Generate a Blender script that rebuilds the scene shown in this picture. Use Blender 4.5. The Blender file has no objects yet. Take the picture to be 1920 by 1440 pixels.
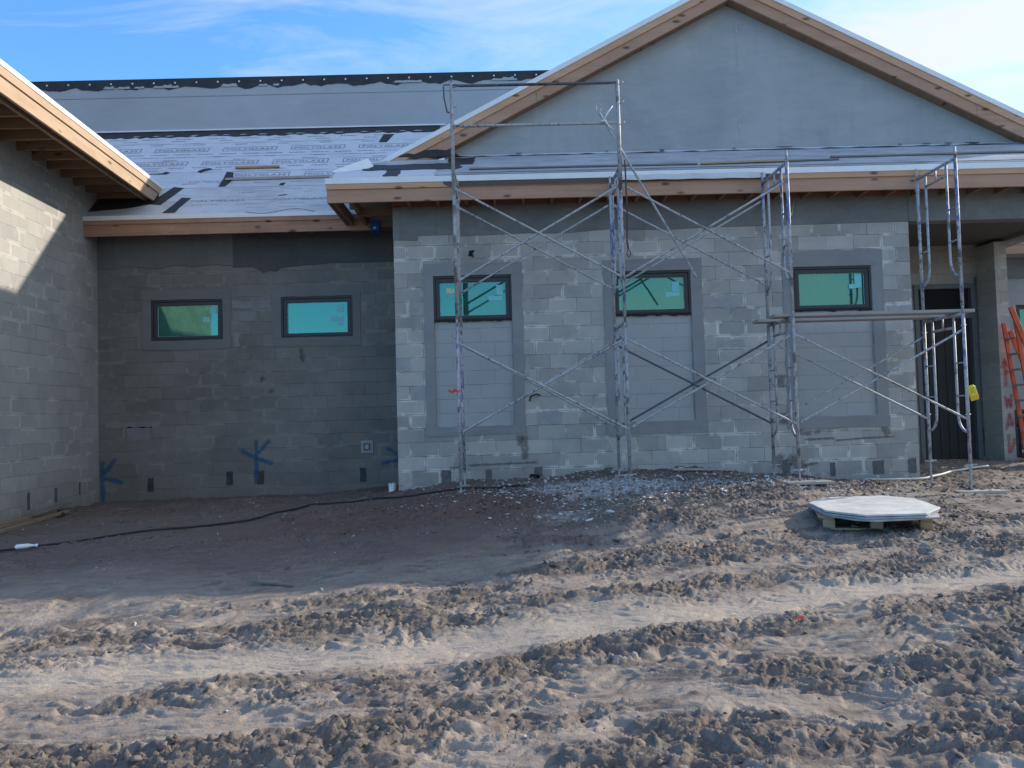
import bpy, bmesh, math, random
import numpy as np
from mathutils import Vector, Matrix

random.seed(11)
rng = np.random.default_rng(5)
SC = bpy.context.scene
COL = SC.collection
R = math.radians

# ------------------------------------------------------------------ camera
cam_d = bpy.data.cameras.new("camera")
cam = bpy.data.objects.new("camera", cam_d)
COL.objects.link(cam)
cam_d.sensor_width = 36.0
cam_d.lens = 36.0 * 1442 / 1920
cam_d.clip_start = 0.05
cam_d.clip_end = 3000
_r = Vector((0.99958718, -0.00932475, -0.02717554))
_u = Vector((0.02678568, -0.03965595, 0.99885431))
_f = Vector((0.01039174, 0.99916988, 0.03938981))
M = Matrix((( _r.x, _u.x, -_f.x, 0.0), (_r.y, _u.y, -_f.y, -11.069), (_r.z, _u.z, -_f.z, 0.9785), (0, 0, 0, 1)))
cam.matrix_world = M
SC.camera = cam

# ------------------------------------------------------------------ sun, sky, exposure
SUN_A, SUN_B = 0.47, 0.50            # the light travels along (-1, -SUN_A, -SUN_B)
sun_dir = Vector((1, SUN_A, SUN_B)).normalized()
sun_d = bpy.data.lights.new("sun", 'SUN')
sun_d.energy = 2.5
sun_d.angle = R(0.53)
sun_d.color = (1.0, 0.90, 0.75)
sun = bpy.data.objects.new("sun", sun_d)
COL.objects.link(sun)
sun.rotation_euler = (-sun_dir).to_track_quat('-Z', 'Y').to_euler()
sun.location = (20, 10, 20)

SC.view_settings.view_transform = 'Standard'
SC.view_settings.look = 'None'
SC.view_settings.exposure = 1.3
SC.view_settings.gamma = 1.0

W = bpy.data.worlds.new("World")
SC.world = W
W.use_nodes = True
nt = W.node_tree
nt.nodes.clear()


class NT:
    """small helper for writing node trees"""
    def __init__(s, tree):
        s.t = tree

    def n(s, kind, **kw):
        nd = s.t.nodes.new(kind)
        for k, v in kw.items():
            if k == 'i':
                for key, val in v.items():
                    if hasattr(val, 'links') or isinstance(val, bpy.types.NodeSocket):
                        s.t.links.new(val, nd.inputs[key])
                    else:
                        nd.inputs[key].default_value = val
            else:
                setattr(nd, k, v)
        return nd

    def math(s, op, a, b=0.0, c=0.0, clamp=False):
        nd = s.n('ShaderNodeMath', operation=op, use_clamp=clamp)
        for k, v in enumerate((a, b, c)):
            if isinstance(v, bpy.types.NodeSocket):
                s.t.links.new(v, nd.inputs[k])
            else:
                nd.inputs[k].default_value = v
        return nd.outputs[0]

    def mix(s, fac, a, b, blend='MIX'):
        nd = s.n('ShaderNodeMix', data_type='RGBA', blend_type=blend)
        for k, v in ((0, fac), (6, a), (7, b)):
            if isinstance(v, bpy.types.NodeSocket):
                s.t.links.new(v, nd.inputs[k])
            else:
                if k and len(v) == 3:
                    v = (*v, 1.0)
                nd.inputs[k].default_value = v
        return nd.outputs[2]

    def ramp(s, fac, lo, hi, a=0.0, b=1.0):
        nd = s.n('ShaderNodeMapRange', clamp=True, i={0: fac, 1: lo, 2: hi, 3: a, 4: b})
        return nd.outputs[0]

    def noise(s, vec, scale, detail=3.0, rough=0.55, dist=0.0):
        nd = s.n('ShaderNodeTexNoise', i={'Scale': scale, 'Detail': detail, 'Roughness': rough, 'Distortion': dist})
        if vec is not None:
            s.t.links.new(vec, nd.inputs['Vector'])
        return nd.outputs[0]

    def mapping(s, vec, scale=(1, 1, 1), loc=(0, 0, 0), rot=(0, 0, 0)):
        nd = s.n('ShaderNodeMapping', i={'Scale': scale, 'Location': loc, 'Rotation': rot})
        s.t.links.new(vec, nd.inputs[0])
        return nd.outputs[0]


w = NT(nt)
sky = w.n('ShaderNodeTexSky', sky_type='NISHITA', sun_disc=False)
sky.sun_elevation = math.asin(sun_dir.z)
sky.sun_rotation = math.atan2(sun_dir.x, sun_dir.y)
sky.air_density = 1.0
sky.dust_density = 0.6
sky.ozone_density = 2.2
tc = w.n('ShaderNodeTexCoord').outputs['Generated']
sep = w.n('ShaderNodeSeparateXYZ', i={0: tc})
zc = w.math('MAXIMUM', sep.outputs[2], 0.04)
px = w.math('DIVIDE', sep.outputs[0], zc)
py = w.math('DIVIDE', sep.outputs[1], zc)
pl = w.n('ShaderNodeCombineXYZ', i={0: px, 1: py, 2: 0.0}).outputs[0]
c1 = w.noise(w.mapping(pl, (0.8, 1.7, 1), (3.7, 0.4, 0), (0, 0, R(-12))), 1.5, 7.0, 0.62, 0.9)
c2 = w.noise(w.mapping(pl, (0.35, 0.9, 1), (1.2, 5.1, 0), (0, 0, R(14))), 0.8, 3.0, 0.5, 0.3)
veil = w.ramp(px, -1.5, 1.5, -0.17, 0.25)
m1 = w.math('ADD', w.math('ADD', w.math('MULTIPLY', c1, 0.75), w.math('MULTIPLY', c2, 0.45)), veil)
cl = w.ramp(m1, 0.53, 0.93, 0.0, 0.92)
skyc = w.mix(1.0, sky.outputs[0], (0.63, 1.04, 1.36), 'MULTIPLY')
cloudc = w.mix(cl, skyc, (3.75, 3.9, 4.0))
bg = w.n('ShaderNodeBackground', i={'Color': cloudc, 'Strength': 0.10})
out = w.n('ShaderNodeOutputWorld', i={0: bg.outputs[0]})


# ------------------------------------------------------------------ materials
def new_mat(name):
    m = bpy.data.materials.new(name)
    m.use_nodes = True
    m.node_tree.nodes.clear()
    t = NT(m.node_tree)
    return m, t


def finish(t, color, rough=0.8, bump=None, bstr=0.3, bdist=0.01, metal=0.0, spec=0.3):
    p = t.n('ShaderNodeBsdfPrincipled')
    for key, v in (('Base Color', color), ('Roughness', rough), ('Metallic', metal), ('Specular IOR Level', spec)):
        if isinstance(v, bpy.types.NodeSocket):
            t.t.links.new(v, p.inputs[key])
        else:
            if key == 'Base Color' and len(v) == 3:
                v = (*v, 1)
            p.inputs[key].default_value = v
    if bump is not None:
        b = t.n('ShaderNodeBump', i={'Strength': bstr, 'Distance': bdist, 'Height': bump})
        t.t.links.new(b.outputs[0], p.inputs['Normal'])
    t.n('ShaderNodeOutputMaterial', i={0: p.outputs[0]})
    return p


def pos(t):
    return t.n('ShaderNodeNewGeometry').outputs['Position']


def mat_block(name, axis='x', shift=0.34, zshift=0.0, base=(0.35, 0.345, 0.33), dark=(0.24, 0.245, 0.24), joint=(0.17, 0.17, 0.17), jstr=0.7, smear=0.55, tonew=0.6, bigw=0.85):
    m, t = new_mat(name)
    p = pos(t)
    s = t.n('ShaderNodeSeparateXYZ', i={0: p})
    u = t.math('ADD', s.outputs[0 if axis == 'x' else 1], shift)
    v = t.math('ADD', s.outputs[2], zshift)
    wob = t.noise(p, 6.0, 2.0)
    v2 = t.math('ADD', v, t.math('MULTIPLY', t.math('SUBTRACT', wob, 0.5), 0.012))
    vec = t.n('ShaderNodeCombineXYZ', i={0: u, 1: v2, 2: 0.0}).outputs[0]
    br = t.n('ShaderNodeTexBrick', offset=0.5, offset_frequency=2, i={'Vector': vec, 'Color1': (0, 0, 0, 1), 'Color2': (1, 1, 1, 1), 'Mortar': (0.5, 0.5, 0.5, 1), 'Scale': 1.0, 'Mortar Size': 0.0035, 'Mortar Smooth': 0.15, 'Bias': 0.0, 'Brick Width': 0.4064, 'Row Height': 0.2032})
    # half blocks get their own tone too
    br2 = t.n('ShaderNodeTexBrick', offset=0.5, offset_frequency=2, i={'Vector': t.n('ShaderNodeCombineXYZ', i={0: t.math('ADD', u, 0.1016), 1: v2, 2: 0.0}).outputs[0], 'Color1': (0, 0, 0, 1), 'Color2': (1, 1, 1, 1), 'Mortar': (0.5, 0.5, 0.5, 1), 'Scale': 1.0, 'Mortar Size': 0.0, 'Bias': 0.0, 'Brick Width': 0.4064, 'Row Height': 0.2032})
    tone = t.math('ADD', t.math('MULTIPLY', br.outputs['Color'], 0.75), t.math('MULTIPLY', br2.outputs['Color'], 0.25))
    big = t.noise(p, 0.9, 4.0, 0.6)
    med = t.noise(p, 5.0, 4.0, 0.6)
    fine = t.noise(p, 90.0, 3.0, 0.7)
    f = t.math('ADD', t.math('MULTIPLY', tone, tonew), t.math('MULTIPLY', t.math('SUBTRACT', big, 0.38), bigw))
    f = t.math('ADD', f, t.math('MULTIPLY', t.math('SUBTRACT', med, 0.5), 0.5))
    f = t.math('ADD', f, t.math('MULTIPLY', t.math('SUBTRACT', fine, 0.5), 0.35), 0.0)
    c = t.mix(t.math('MULTIPLY', f, 1.0, 0.0, True), dark, base)
    # pale mortar smeared over the faces beside some joints
    br3 = t.n('ShaderNodeTexBrick', offset=0.5, offset_frequency=2, i={'Vector': vec, 'Color1': (0, 0, 0, 1), 'Color2': (0, 0, 0, 1), 'Mortar': (1, 1, 1, 1), 'Scale': 1.0, 'Mortar Size': 0.03, 'Mortar Smooth': 0.6, 'Bias': 0.0, 'Brick Width': 0.4064, 'Row Height': 0.2032})
    sm = t.math('MULTIPLY', br3.outputs['Fac'], t.ramp(t.noise(p, 2.6, 5.0, 0.65), 0.50, 0.60))
    c = t.mix(t.math('MULTIPLY', sm, smear), c, tuple(min(1, x * 1.28) for x in base))
    # joints: only partly visible
    jm = t.math('MULTIPLY', br.outputs['Fac'], t.ramp(t.noise(p, 3.1, 3.0, 0.6), 0.38, 0.62, 0.1, 1.0))
    c = t.mix(t.math('MULTIPLY', jm, jstr), c, joint)
    # damp, mud splashed foot of the wall
    foot = t.ramp(t.math('ADD', s.outputs[2], t.math('MULTIPLY', t.noise(p, 4.0, 4.0), 0.5)), 0.0, 0.55, 0.45, 0.0)
    c = t.mix(foot, c, (0.16, 0.14, 0.125))
    # dark drips and spatters
    drip = t.ramp(t.noise(t.mapping(p, (7, 7, 1.6)), 1.0, 4.0, 0.7), 0.68, 0.76, 0.0, 0.5)
    c = t.mix(drip, c, (0.13, 0.13, 0.125))
    h = t.math('ADD', t.math('MULTIPLY', fine, 0.35), t.math('ADD', t.math('MULTIPLY', med, 0.4), t.math('MULTIPLY', br.outputs['Fac'], -1.0)))
    finish(t, c, 0.92, h, 0.7, 0.009, spec=0.15)
    return m


def mat_stucco(name, a, b, scale=1.2, bump=0.3, streak=0.0):
    m, t = new_mat(name)
    p = pos(t)
    big = t.noise(p, scale, 5.0, 0.6, 0.4)
    trow = t.noise(t.mapping(p, (1.2, 1.2, 3.5)), 2.2, 5.0, 0.62, 0.8)
    fine = t.noise(p, 120.0, 2.0, 0.7)
    f = t.math('ADD', t.math('MULTIPLY', big, 0.65), t.math('MULTIPLY', trow, 0.35))
    f = t.ramp(f, 0.34, 0.66)
    c = t.mix(f, a, b)
    c = t.mix(t.ramp(fine, 0.3, 0.8, 0.0, 0.16), c, (0.5, 0.5, 0.5))
    if streak:
        d = t.ramp(t.noise(t.mapping(p, (6, 6, 0.5)), 1.0, 4.0, 0.6), 0.55, 0.8, 0.0, streak)
        c = t.mix(d, c, tuple(x * 0.7 for x in a))
    h = t.math('ADD', t.math('MULTIPLY', fine, 0.4), t.math('MULTIPLY', trow, 0.8))
    finish(t, c, 0.9, h, bump, 0.004, spec=0.2)
    return m


def mat_wood(name, a, b, axis=0, knots=True, rough=0.75, stain=0.0):
    m, t = new_mat(name)
    p = pos(t)
    sc = [26.0, 26.0, 26.0]
    sc[axis] = 1.1
    g = t.noise(t.mapping(p, tuple(sc)), 1.0, 5.0, 0.6, 0.6)
    sc2 = [7.0, 7.0, 7.0]
    sc2[axis] = 0.45
    g2 = t.noise(t.mapping(p, tuple(sc2), (3, 1, 2)), 1.0, 3.0, 0.5)
    c = t.mix(t.ramp(t.math('ADD', t.math('MULTIPLY', g, 0.5), t.math('MULTIPLY', g2, 0.5)), 0.3, 0.7), a, b)
    if knots:
        sk = [6.0, 6.0, 6.0]
        sk[axis] = 2.4
        v = t.n('ShaderNodeTexVoronoi', feature='F1', i={'Vector': t.mapping(p, tuple(sk)), 'Scale': 1.0, 'Randomness': 1.0})
        k = t.math('MULTIPLY', t.ramp(v.outputs['Distance'], 0.09, 0.19, 1.0, 0.0), 0.85)
        c = t.mix(k, c, tuple(x * 0.22 for x in a))
    if stain:
        st = t.ramp(t.noise(p, 2.2, 4.0, 0.6), 0.5, 0.75, 0.0, stain)
        c = t.mix(st, c, (0.12, 0.10, 0.09))
    finish(t, c, rough, g, 0.25, 0.003, spec=0.25)
    return m


def mat_plain(name, c, rough=0.6, metal=0.0, var=0.15, scale=8.0, spec=0.35, bump=0.1):
    m, t = new_mat(name)
    p = pos(t)
    n = t.noise(p, scale, 5.0, 0.62)
    col = t.mix(t.ramp(n, 0.3, 0.7), tuple(x * (1 - var) for x in c), tuple(min(1, x * (1 + var)) for x in c))
    finish(t, col, rough, n, bump, 0.004, metal, spec)
    return m


def mat_pole(name, base, paint, amount, rust=0.12):
    m, t = new_mat(name)
    p = pos(t)
    n = t.noise(t.mapping(p, (34, 34, 11)), 1.0, 6.0, 0.72)
    n2 = t.noise(p, 1.3, 3.0, 0.5)
    c = t.mix(t.ramp(t.noise(p, 30, 3.0), 0.35, 0.65), tuple(x * 0.72 for x in base), base)
    k = t.math('ADD', n, t.math('MULTIPLY', t.math('SUBTRACT', n2, 0.5), 0.7))
    c = t.mix(t.ramp(k, 0.60 - amount, 0.66 - amount), c, paint)
    ru = t.ramp(t.noise(t.mapping(p, (10, 10, 7), (4, 2, 9)), 1.0, 5.0, 0.7), 0.66 - rust * 0.5, 0.72 - rust * 0.5)
    c = t.mix(t.math('MULTIPLY', ru, 0.8), c, (0.10, 0.075, 0.065))
    finish(t, c, 0.55, n, 0.2, 0.003, 0.15, 0.4)
    return m


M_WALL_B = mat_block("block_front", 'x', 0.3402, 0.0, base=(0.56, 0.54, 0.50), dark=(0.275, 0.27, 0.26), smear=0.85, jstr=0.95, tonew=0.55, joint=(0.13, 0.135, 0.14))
M_WALL_A = mat_block("block_recess", 'x', 0.2, 0.06, base=(0.285, 0.28, 0.26), dark=(0.145, 0.145, 0.138), joint=(0.065, 0.067, 0.067), jstr=0.5, smear=0.35, tonew=0.26, bigw=1.05)  # block tone lowered so the colour also holds the recess's shade
M_WALL_L = mat_block("block_side", 'y', 0.1, 0.06, base=(0.50, 0.485, 0.445), dark=(0.31, 0.306, 0.292), jstr=0.6, tonew=0.38)
M_WALL_P = mat_block("block_porch", 'x', 0.0, 0.0, base=(0.42, 0.40, 0.36), dark=(0.26, 0.25, 0.235))
M_WALL_C = mat_block("block_column", 'x', 0.05, 0.0, base=(0.52, 0.50, 0.455), dark=(0.34, 0.33, 0.30))
M_STUCCO_GABLE = mat_stucco("stucco_gable", (0.275, 0.305, 0.32), (0.385, 0.41, 0.42), 0.8, 0.5, 0.25)
M_STUCCO_CLER = mat_stucco("stucco_upper", (0.345, 0.375, 0.40), (0.43, 0.46, 0.485), 0.5, 0.2)
M_BEAM = mat_stucco("cement_coat", (0.125, 0.128, 0.128), (0.215, 0.218, 0.213), 1.3, 0.5, 0.4)  # tie-beam greys are darkened to include the deep shade under the eaves
M_BEAM_A2 = mat_stucco("shaded_cement_coat", (0.045, 0.05, 0.055), (0.075, 0.08, 0.085), 1.3, 0.5, 0.3)  # darkest piece, eave shade put into the colour
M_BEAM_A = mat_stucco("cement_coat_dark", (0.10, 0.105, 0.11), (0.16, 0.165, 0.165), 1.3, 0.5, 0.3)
M_PATCH = mat_stucco("cement_patch", (0.205, 0.21, 0.215), (0.27, 0.275, 0.28), 1.5, 0.3)
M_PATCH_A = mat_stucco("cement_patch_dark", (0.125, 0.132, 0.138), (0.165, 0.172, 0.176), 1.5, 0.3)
M_INFILL = mat_block("infill_block", 'x', 0.12, 0.0, base=(0.42, 0.425, 0.42), dark=(0.35, 0.36, 0.36), joint=(0.20, 0.20, 0.21), jstr=0.6, smear=0.1, tonew=0.3)
M_FASCIA = mat_wood("fascia_pine", (0.38, 0.215, 0.14), (0.50, 0.315, 0.225), 0, True, stain=0.2)
M_TRIM = mat_wood("trim_pine", (0.50, 0.285, 0.165), (0.62, 0.39, 0.255), 0, True, stain=0.12)
M_FASCIA_A = mat_wood("fascia_pine_weathered", (0.33, 0.165, 0.10), (0.46, 0.29, 0.21), 0, True, stain=0.5)
M_FASCIA_L = mat_wood("fascia_side", (0.36, 0.245, 0.165), (0.52, 0.385, 0.27), 1, True, stain=0.15)
M_RAFTER = mat_wood("rafter_pine", (0.20, 0.12, 0.07), (0.30, 0.19, 0.115), 1, True)
M_RAFTER_X = mat_wood("rafter_pine_across", (0.17, 0.105, 0.065), (0.26, 0.17, 0.11), 0, True)
M_SHEATH = mat_wood("roof_sheathing", (0.10, 0.06, 0.038), (0.17, 0.105, 0.065), 1, False)
M_WHITE = mat_plain("white_metal", (0.78, 0.80, 0.82), 0.4, 0.0, 0.06, 5.0)
M_ZINC = mat_plain("zinc_flashing", (0.55, 0.57, 0.60), 0.45, 0.3, 0.12, 3.0)
M_BLACK = mat_plain("bitumen", (0.03, 0.032, 0.037), 0.6, 0.0, 0.3, 6.0)
M_FRAME = mat_plain("window_frame", (0.040, 0.042, 0.050), 0.45, 0.0, 0.12, 6.0)
M_DARK = mat_plain("dark_inside", (0.012, 0.012, 0.014), 0.9, 0.0, 0.2, 4.0)
M_SEAL = mat_plain("black_sealant", (0.010, 0.010, 0.012), 0.7)
M_BEAD = mat_plain("glazing_bead", (0.40, 0.66, 0.66), 0.5)
M_LABEL = mat_plain("window_label", (0.20, 0.60, 0.62), 0.5, 0.0, 0.05)
M_POLE = mat_pole("tube_galvanised", (0.45, 0.45, 0.455), (0.15, 0.17, 0.29), 0.03, 0.26)
M_POLE_BLUE = mat_pole("tube_blue_paint", (0.46, 0.46, 0.475), (0.11, 0.135, 0.29), 0.07, 0.2)
M_POLE_GREY = mat_pole("tube_grey", (0.40, 0.40, 0.41), (0.22, 0.22, 0.24), 0.0, 0.26)
M_BRACE = mat_pole("brace_zinc", (0.45, 0.46, 0.47), (0.18, 0.185, 0.20), 0.03, 0.16)
M_BRACE_DARK = mat_pole("brace_dark", (0.12, 0.12, 0.14), (0.05, 0.05, 0.06), 0.05, 0.1)
M_RUSTROD = mat_plain("rust_rod", (0.10, 0.05, 0.045), 0.7, 0.0, 0.4, 30)
M_PLANK = mat_wood("plank_grey", (0.28, 0.255, 0.235), (0.44, 0.41, 0.385), 0, False, 0.85, 0.3)
M_LUMBER = mat_wood("lumber", (0.36, 0.24, 0.14), (0.52, 0.38, 0.24), 0, True, 0.8, 0.2)
M_LUMBER_Y = mat_wood("lumber_y", (0.20, 0.15, 0.10), (0.34, 0.26, 0.185), 1, True, 0.8, 0.2)
M_GREYWOOD = mat_wood("weathered_wood", (0.16, 0.14, 0.125), (0.27, 0.245, 0.22), 0, False, 0.9)
M_YELLOW = mat_plain("yellow_tag", (0.72, 0.56, 0.04), 0.5, 0.0, 0.08)
M_TAGINK = mat_plain("tag_print", (0.30, 0.30, 0.05), 0.6)
M_TAGORANGE = mat_plain("tag_orange", (0.75, 0.40, 0.03), 0.5)
M_RED = mat_plain("red_tape", (0.62, 0.07, 0.04), 0.55)
M_ORANGE = mat_plain("orange_fibreglass", (0.52, 0.095, 0.045), 0.55, 0.0, 0.2, 6)
M_ALU = mat_plain("step_aluminium", (0.45, 0.43, 0.40), 0.5, 0.4, 0.1)
M_PVC = mat_plain("white_pvc", (0.75, 0.76, 0.76), 0.4, 0.0, 0.08)
M_PIPE = mat_plain("black_pipe", (0.015, 0.015, 0.017), 0.5)
M_CABLE = mat_plain("black_cable", (0.016, 0.017, 0.022), 0.55)
M_BLUEBOX = mat_plain("blue_plastic", (0.01, 0.05, 0.22), 0.45)
M_CYAN = mat_plain("cyan_light_plastic", (0.12, 0.5, 0.7), 0.45)
M_DOOR = mat_plain("dark_door", (0.022, 0.024, 0.026), 0.6, 0.0, 0.25, 3)
M_DOORFRAME = mat_plain("door_frame_grey", (0.13, 0.14, 0.155), 0.55, 0.0, 0.12)
M_RUBBLE = mat_plain("mortar_rubble", (0.56, 0.57, 0.58), 0.9, 0.0, 0.3, 20)
M_WIRE = mat_plain("pale_wire", (0.48, 0.45, 0.30), 0.6)


def mat_spray(name, c, solid=0.7):
    m, t = new_mat(name)
    p = pos(t)
    p2 = t.n('ShaderNodeBsdfPrincipled', i={'Base Color': (*c, 1), 'Roughness': 0.8})
    tr = t.n('ShaderNodeBsdfTransparent')
    a = t.n('ShaderNodeAttribute', attribute_name='dens').outputs['Fac']
    n = t.noise(p, 38.0, 5.0, 0.75)
    k = t.math('MULTIPLY', t.math('MULTIPLY', a, t.ramp(n, 0.30, 0.62, 0.30, 1.0)), solid, 0.0, True)
    mx = t.n('ShaderNodeMixShader', i={0: k, 1: tr.outputs[0], 2: p2.outputs[0]})
    t.n('ShaderNodeOutputMaterial', i={0: mx.outputs[0]})
    return m


M_SPRAY_BLUE = mat_spray("blue_spray_paint", (0.012, 0.11, 0.24), 0.78)
M_SPRAY_RED = mat_spray("red_spray_paint", (0.50, 0.10, 0.09), 0.6)
M_SPRAY_GREEN = mat_spray("green_spray_paint", (0.05, 0.25, 0.06), 0.6)
M_WET = mat_spray("damp_stain", (0.09, 0.088, 0.085), 0.8)
M_STAIN = mat_spray("dark_smear", (0.10, 0.10, 0.10), 0.6)
M_PALE = mat_spray("pale_smear", (0.42, 0.42, 0.42), 0.7)


def mat_glass(name):
    m, t = new_mat(name)
    p = pos(t)
    n = t.ramp(t.noise(p, 5.0, 5.0, 0.65), 0.3, 0.7)
    bmp = t.n('ShaderNodeBump', i={'Strength': 0.03, 'Distance': 0.02, 'Height': t.noise(p, 2.5, 2.0)}).outputs[0]
    g = t.n('ShaderNodeBsdfGlossy', i={'Color': (0.12, 0.30, 0.24, 1), 'Roughness': t.ramp(n, 0, 1, 0.015, 0.06), 'Normal': bmp})
    d = t.n('ShaderNodeBsdfDiffuse', i={'Color': t.mix(n, (0.03, 0.145, 0.135), (0.04, 0.20, 0.18))})
    mx = t.n('ShaderNodeMixShader', i={0: 0.62, 1: d.outputs[0], 2: g.outputs[0]})
    t.n('ShaderNodeOutputMaterial', i={0: mx.outputs[0]})
    return m


M_GLASS = mat_glass("tinted_window_film")


def mat_membrane(name, a, b, dirt):
    m, t = new_mat(name)
    p = pos(t)
    n = t.noise(p, 1.7, 5.0, 0.6)
    st = t.noise(t.mapping(p, (0.9, 5.0, 5.0)), 1.6, 5.0, 0.65, 0.5)
    c = t.mix(t.ramp(n, 0.3, 0.7), a, b)
    c = t.mix(t.ramp(st, 0.60 - 0.16 * dirt, 0.72, 0.0, dirt), c, (0.20, 0.205, 0.215))
    f = t.noise(p, 40, 3.0)
    c = t.mix(t.ramp(f, 0.56, 0.70, 0.0, dirt * 0.8), c, (0.25, 0.25, 0.25))
    finish(t, c, 0.6, st, 0.3, 0.01, spec=0.3)
    return m


M_MEMB = mat_membrane("white_membrane", (0.56, 0.58, 0.64), (0.66, 0.68, 0.74), 0.35)
M_MEMB_LOW = mat_membrane("white_membrane_dirty", (0.46, 0.48, 0.52), (0.60, 0.62, 0.66), 0.5)
M_SKIRT = mat_membrane("skirt_membrane", (0.36, 0.38, 0.41), (0.50, 0.52, 0.56), 0.8)
M_PRINT = mat_plain("black_print", (0.24, 0.25, 0.30), 0.6)
M_PRINT_FADED = mat_plain("faded_print", (0.28, 0.29, 0.34), 0.6)


# ------------------------------------------------------------------ mesh helpers
class MB:
    def __init__(s):
        s.v = []
        s.f = []
        s.a = []

    def add(s, verts, faces, dens=None):
        o = len(s.v)
        s.v += [tuple(v) for v in verts]
        s.f += [tuple(i + o for i in f) for f in faces]
        s.a += dens if dens is not None else [1.0] * len(verts)
        return s

    def box(s, x0, x1, y0, y1, z0, z1):
        v = [(x0, y0, z0), (x1, y0, z0), (x1, y1, z0), (x0, y1, z0), (x0, y0, z1), (x1, y0, z1), (x1, y1, z1), (x0, y1, z1)]
        return s.add(v, [(0, 3, 2, 1), (4, 5, 6, 7), (0, 1, 5, 4), (1, 2, 6, 5), (2, 3, 7, 6), (3, 0, 4, 7)])

    def beam(s, a, b, w, h, up=(0, 0, 1), e0=0.0, e1=0.0):
        """rectangular bar from a to b, w across, h along up"""
        a = Vector(a); b = Vector(b)
        d = (b - a).normalized()
        a = a - d * e0
        b = b + d * e1
        side = d.cross(Vector(up)).normalized()
        u = side.cross(d).normalized()
        v = []
        for p in (a, b):
            for sx, sz in ((-1, -1), (1, -1), (1, 1), (-1, 1)):
                v.append(p + side * (sx * w / 2) + u * (sz * h / 2))
        return s.add(v, [(0, 1, 2, 3), (7, 6, 5, 4), (0, 4, 5, 1), (1, 5, 6, 2), (2, 6, 7, 3), (3, 7, 4, 0)])

    def tube(s, pts, r, n=8, cap=True, flat=None):
        pts = [Vector(p) for p in pts]
        tang = []
        for i in range(len(pts)):
            a = pts[max(0, i - 1)]
            b = pts[min(len(pts) - 1, i + 1)]
            tang.append((b - a).normalized())
        ref = Vector((0, 0, 1)) if abs(tang[0].z) < 0.9 else Vector((1, 0, 0))
        v = []
        nx = tang[0].cross(ref).normalized()
        for i, p in enumerate(pts):
            t = tang[i]
            nx = (nx - t * nx.dot(t)).normalized()
            ny = t.cross(nx)
            rr = r[i] if isinstance(r, (list, tuple)) else r
            for k in range(n):
                an = 2 * math.pi * k / n
                v.append(p + nx * (math.cos(an) * rr) + ny * (math.sin(an) * rr))
        f = []
        for i in range(len(pts) - 1):
            for k in range(n):
                k2 = (k + 1) % n
                f.append((i * n + k, i * n + k2, (i + 1) * n + k2, (i + 1) * n + k))
        if cap:
            f.append(tuple(reversed(range(n))))
            f.append(tuple((len(pts) - 1) * n + k for k in range(n)))
        return s.add(v, f)

    def prism(s, poly, axis, lo, hi):
        """poly: 2D outline; axis 'y': (x,z) extruded along y; 'z': (x,y); 'x': (y,z)"""
        def mk(p, d):
            return (p[0], d, p[1]) if axis == 'y' else ((p[0], p[1], d) if axis == 'z' else (d, p[0], p[1]))
        n = len(poly)
        v = [mk(p, lo) for p in poly] + [mk(p, hi) for p in poly]
        f = [tuple(range(n)), tuple(reversed(range(n, 2 * n)))]
        for i in range(n):
            j = (i + 1) % n
            f.append((j, i, i + n, j + n))
        return s.add(v, f)

    def build(s, name, mat, parent=None, smooth=False, bevel=0.0, attr=False):
        me = bpy.data.meshes.new(name)
        me.from_pydata(s.v, [], s.f)
        bm = bmesh.new()
        bm.from_mesh(me)
        bmesh.ops.recalc_face_normals(bm, faces=bm.faces)
        if bevel:
            bmesh.ops.bevel(bm, geom=[e for e in bm.edges if e.is_manifold and e.calc_face_angle(0) > 0.6], offset=bevel, segments=1, affect='EDGES')
        bm.to_mesh(me)
        bm.free()
        if attr:
            at = me.attributes.new('dens', 'FLOAT', 'POINT')
            at.data.foreach_set('value', s.a)
        if smooth:
            me.polygons.foreach_set('use_smooth', [True] * len(me.polygons))
        me.materials.append(mat)
        o = bpy.data.objects.new(name, me)
        COL.objects.link(o)
        if parent is not None:
            o.parent = parent
            o.matrix_parent_inverse = world(parent).inverted()
        return o


def world(o):
    m = o.matrix_basis.copy()
    while o.parent is not None:
        m = o.parent.matrix_basis @ o.matrix_parent_inverse @ m if False else (o.parent.matrix_basis @ (o.matrix_parent_inverse @ m))
        o = o.parent
    return m


def empty(name, loc=(0, 0, 0)):
    o = bpy.data.objects.new(name, None)
    o.empty_display_size = 0.2
    o.location = loc
    COL.objects.link(o)
    return o


def tag(o, label=None, cat=None, group=None, kind=None):
    if label: o['label'] = label
    if cat: o['category'] = cat
    if group: o['group'] = group
    if kind: o['kind'] = kind
    return o


def copy_tree(o, parent=None):
    c = o.copy()
    COL.objects.link(c)
    c.parent = parent
    if parent is not None:
        c.matrix_parent_inverse = o.matrix_parent_inverse.copy()
    for ch in list(o.children):
        copy_tree(ch, c)
    return c


def ragged(x0, x1, z0, z1, j=0.012, step=0.12, seed=0):
    """rectangle outline with a hand-trowelled edge"""
    rr = random.Random(seed)
    out = []
    def side(a, b):
        L = math.dist(a, b)
        n = max(2, int(L / step))
        for i in range(n):
            t = i / n
            out.append((a[0] + (b[0] - a[0]) * t + rr.uniform(-j, j), a[1] + (b[1] - a[1]) * t + rr.uniform(-j, j)))
    side((x0, z0), (x1, z0)); side((x1, z0), (x1, z1)); side((x1, z1), (x0, z1)); side((x0, z1), (x0, z0))
    return out


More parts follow.
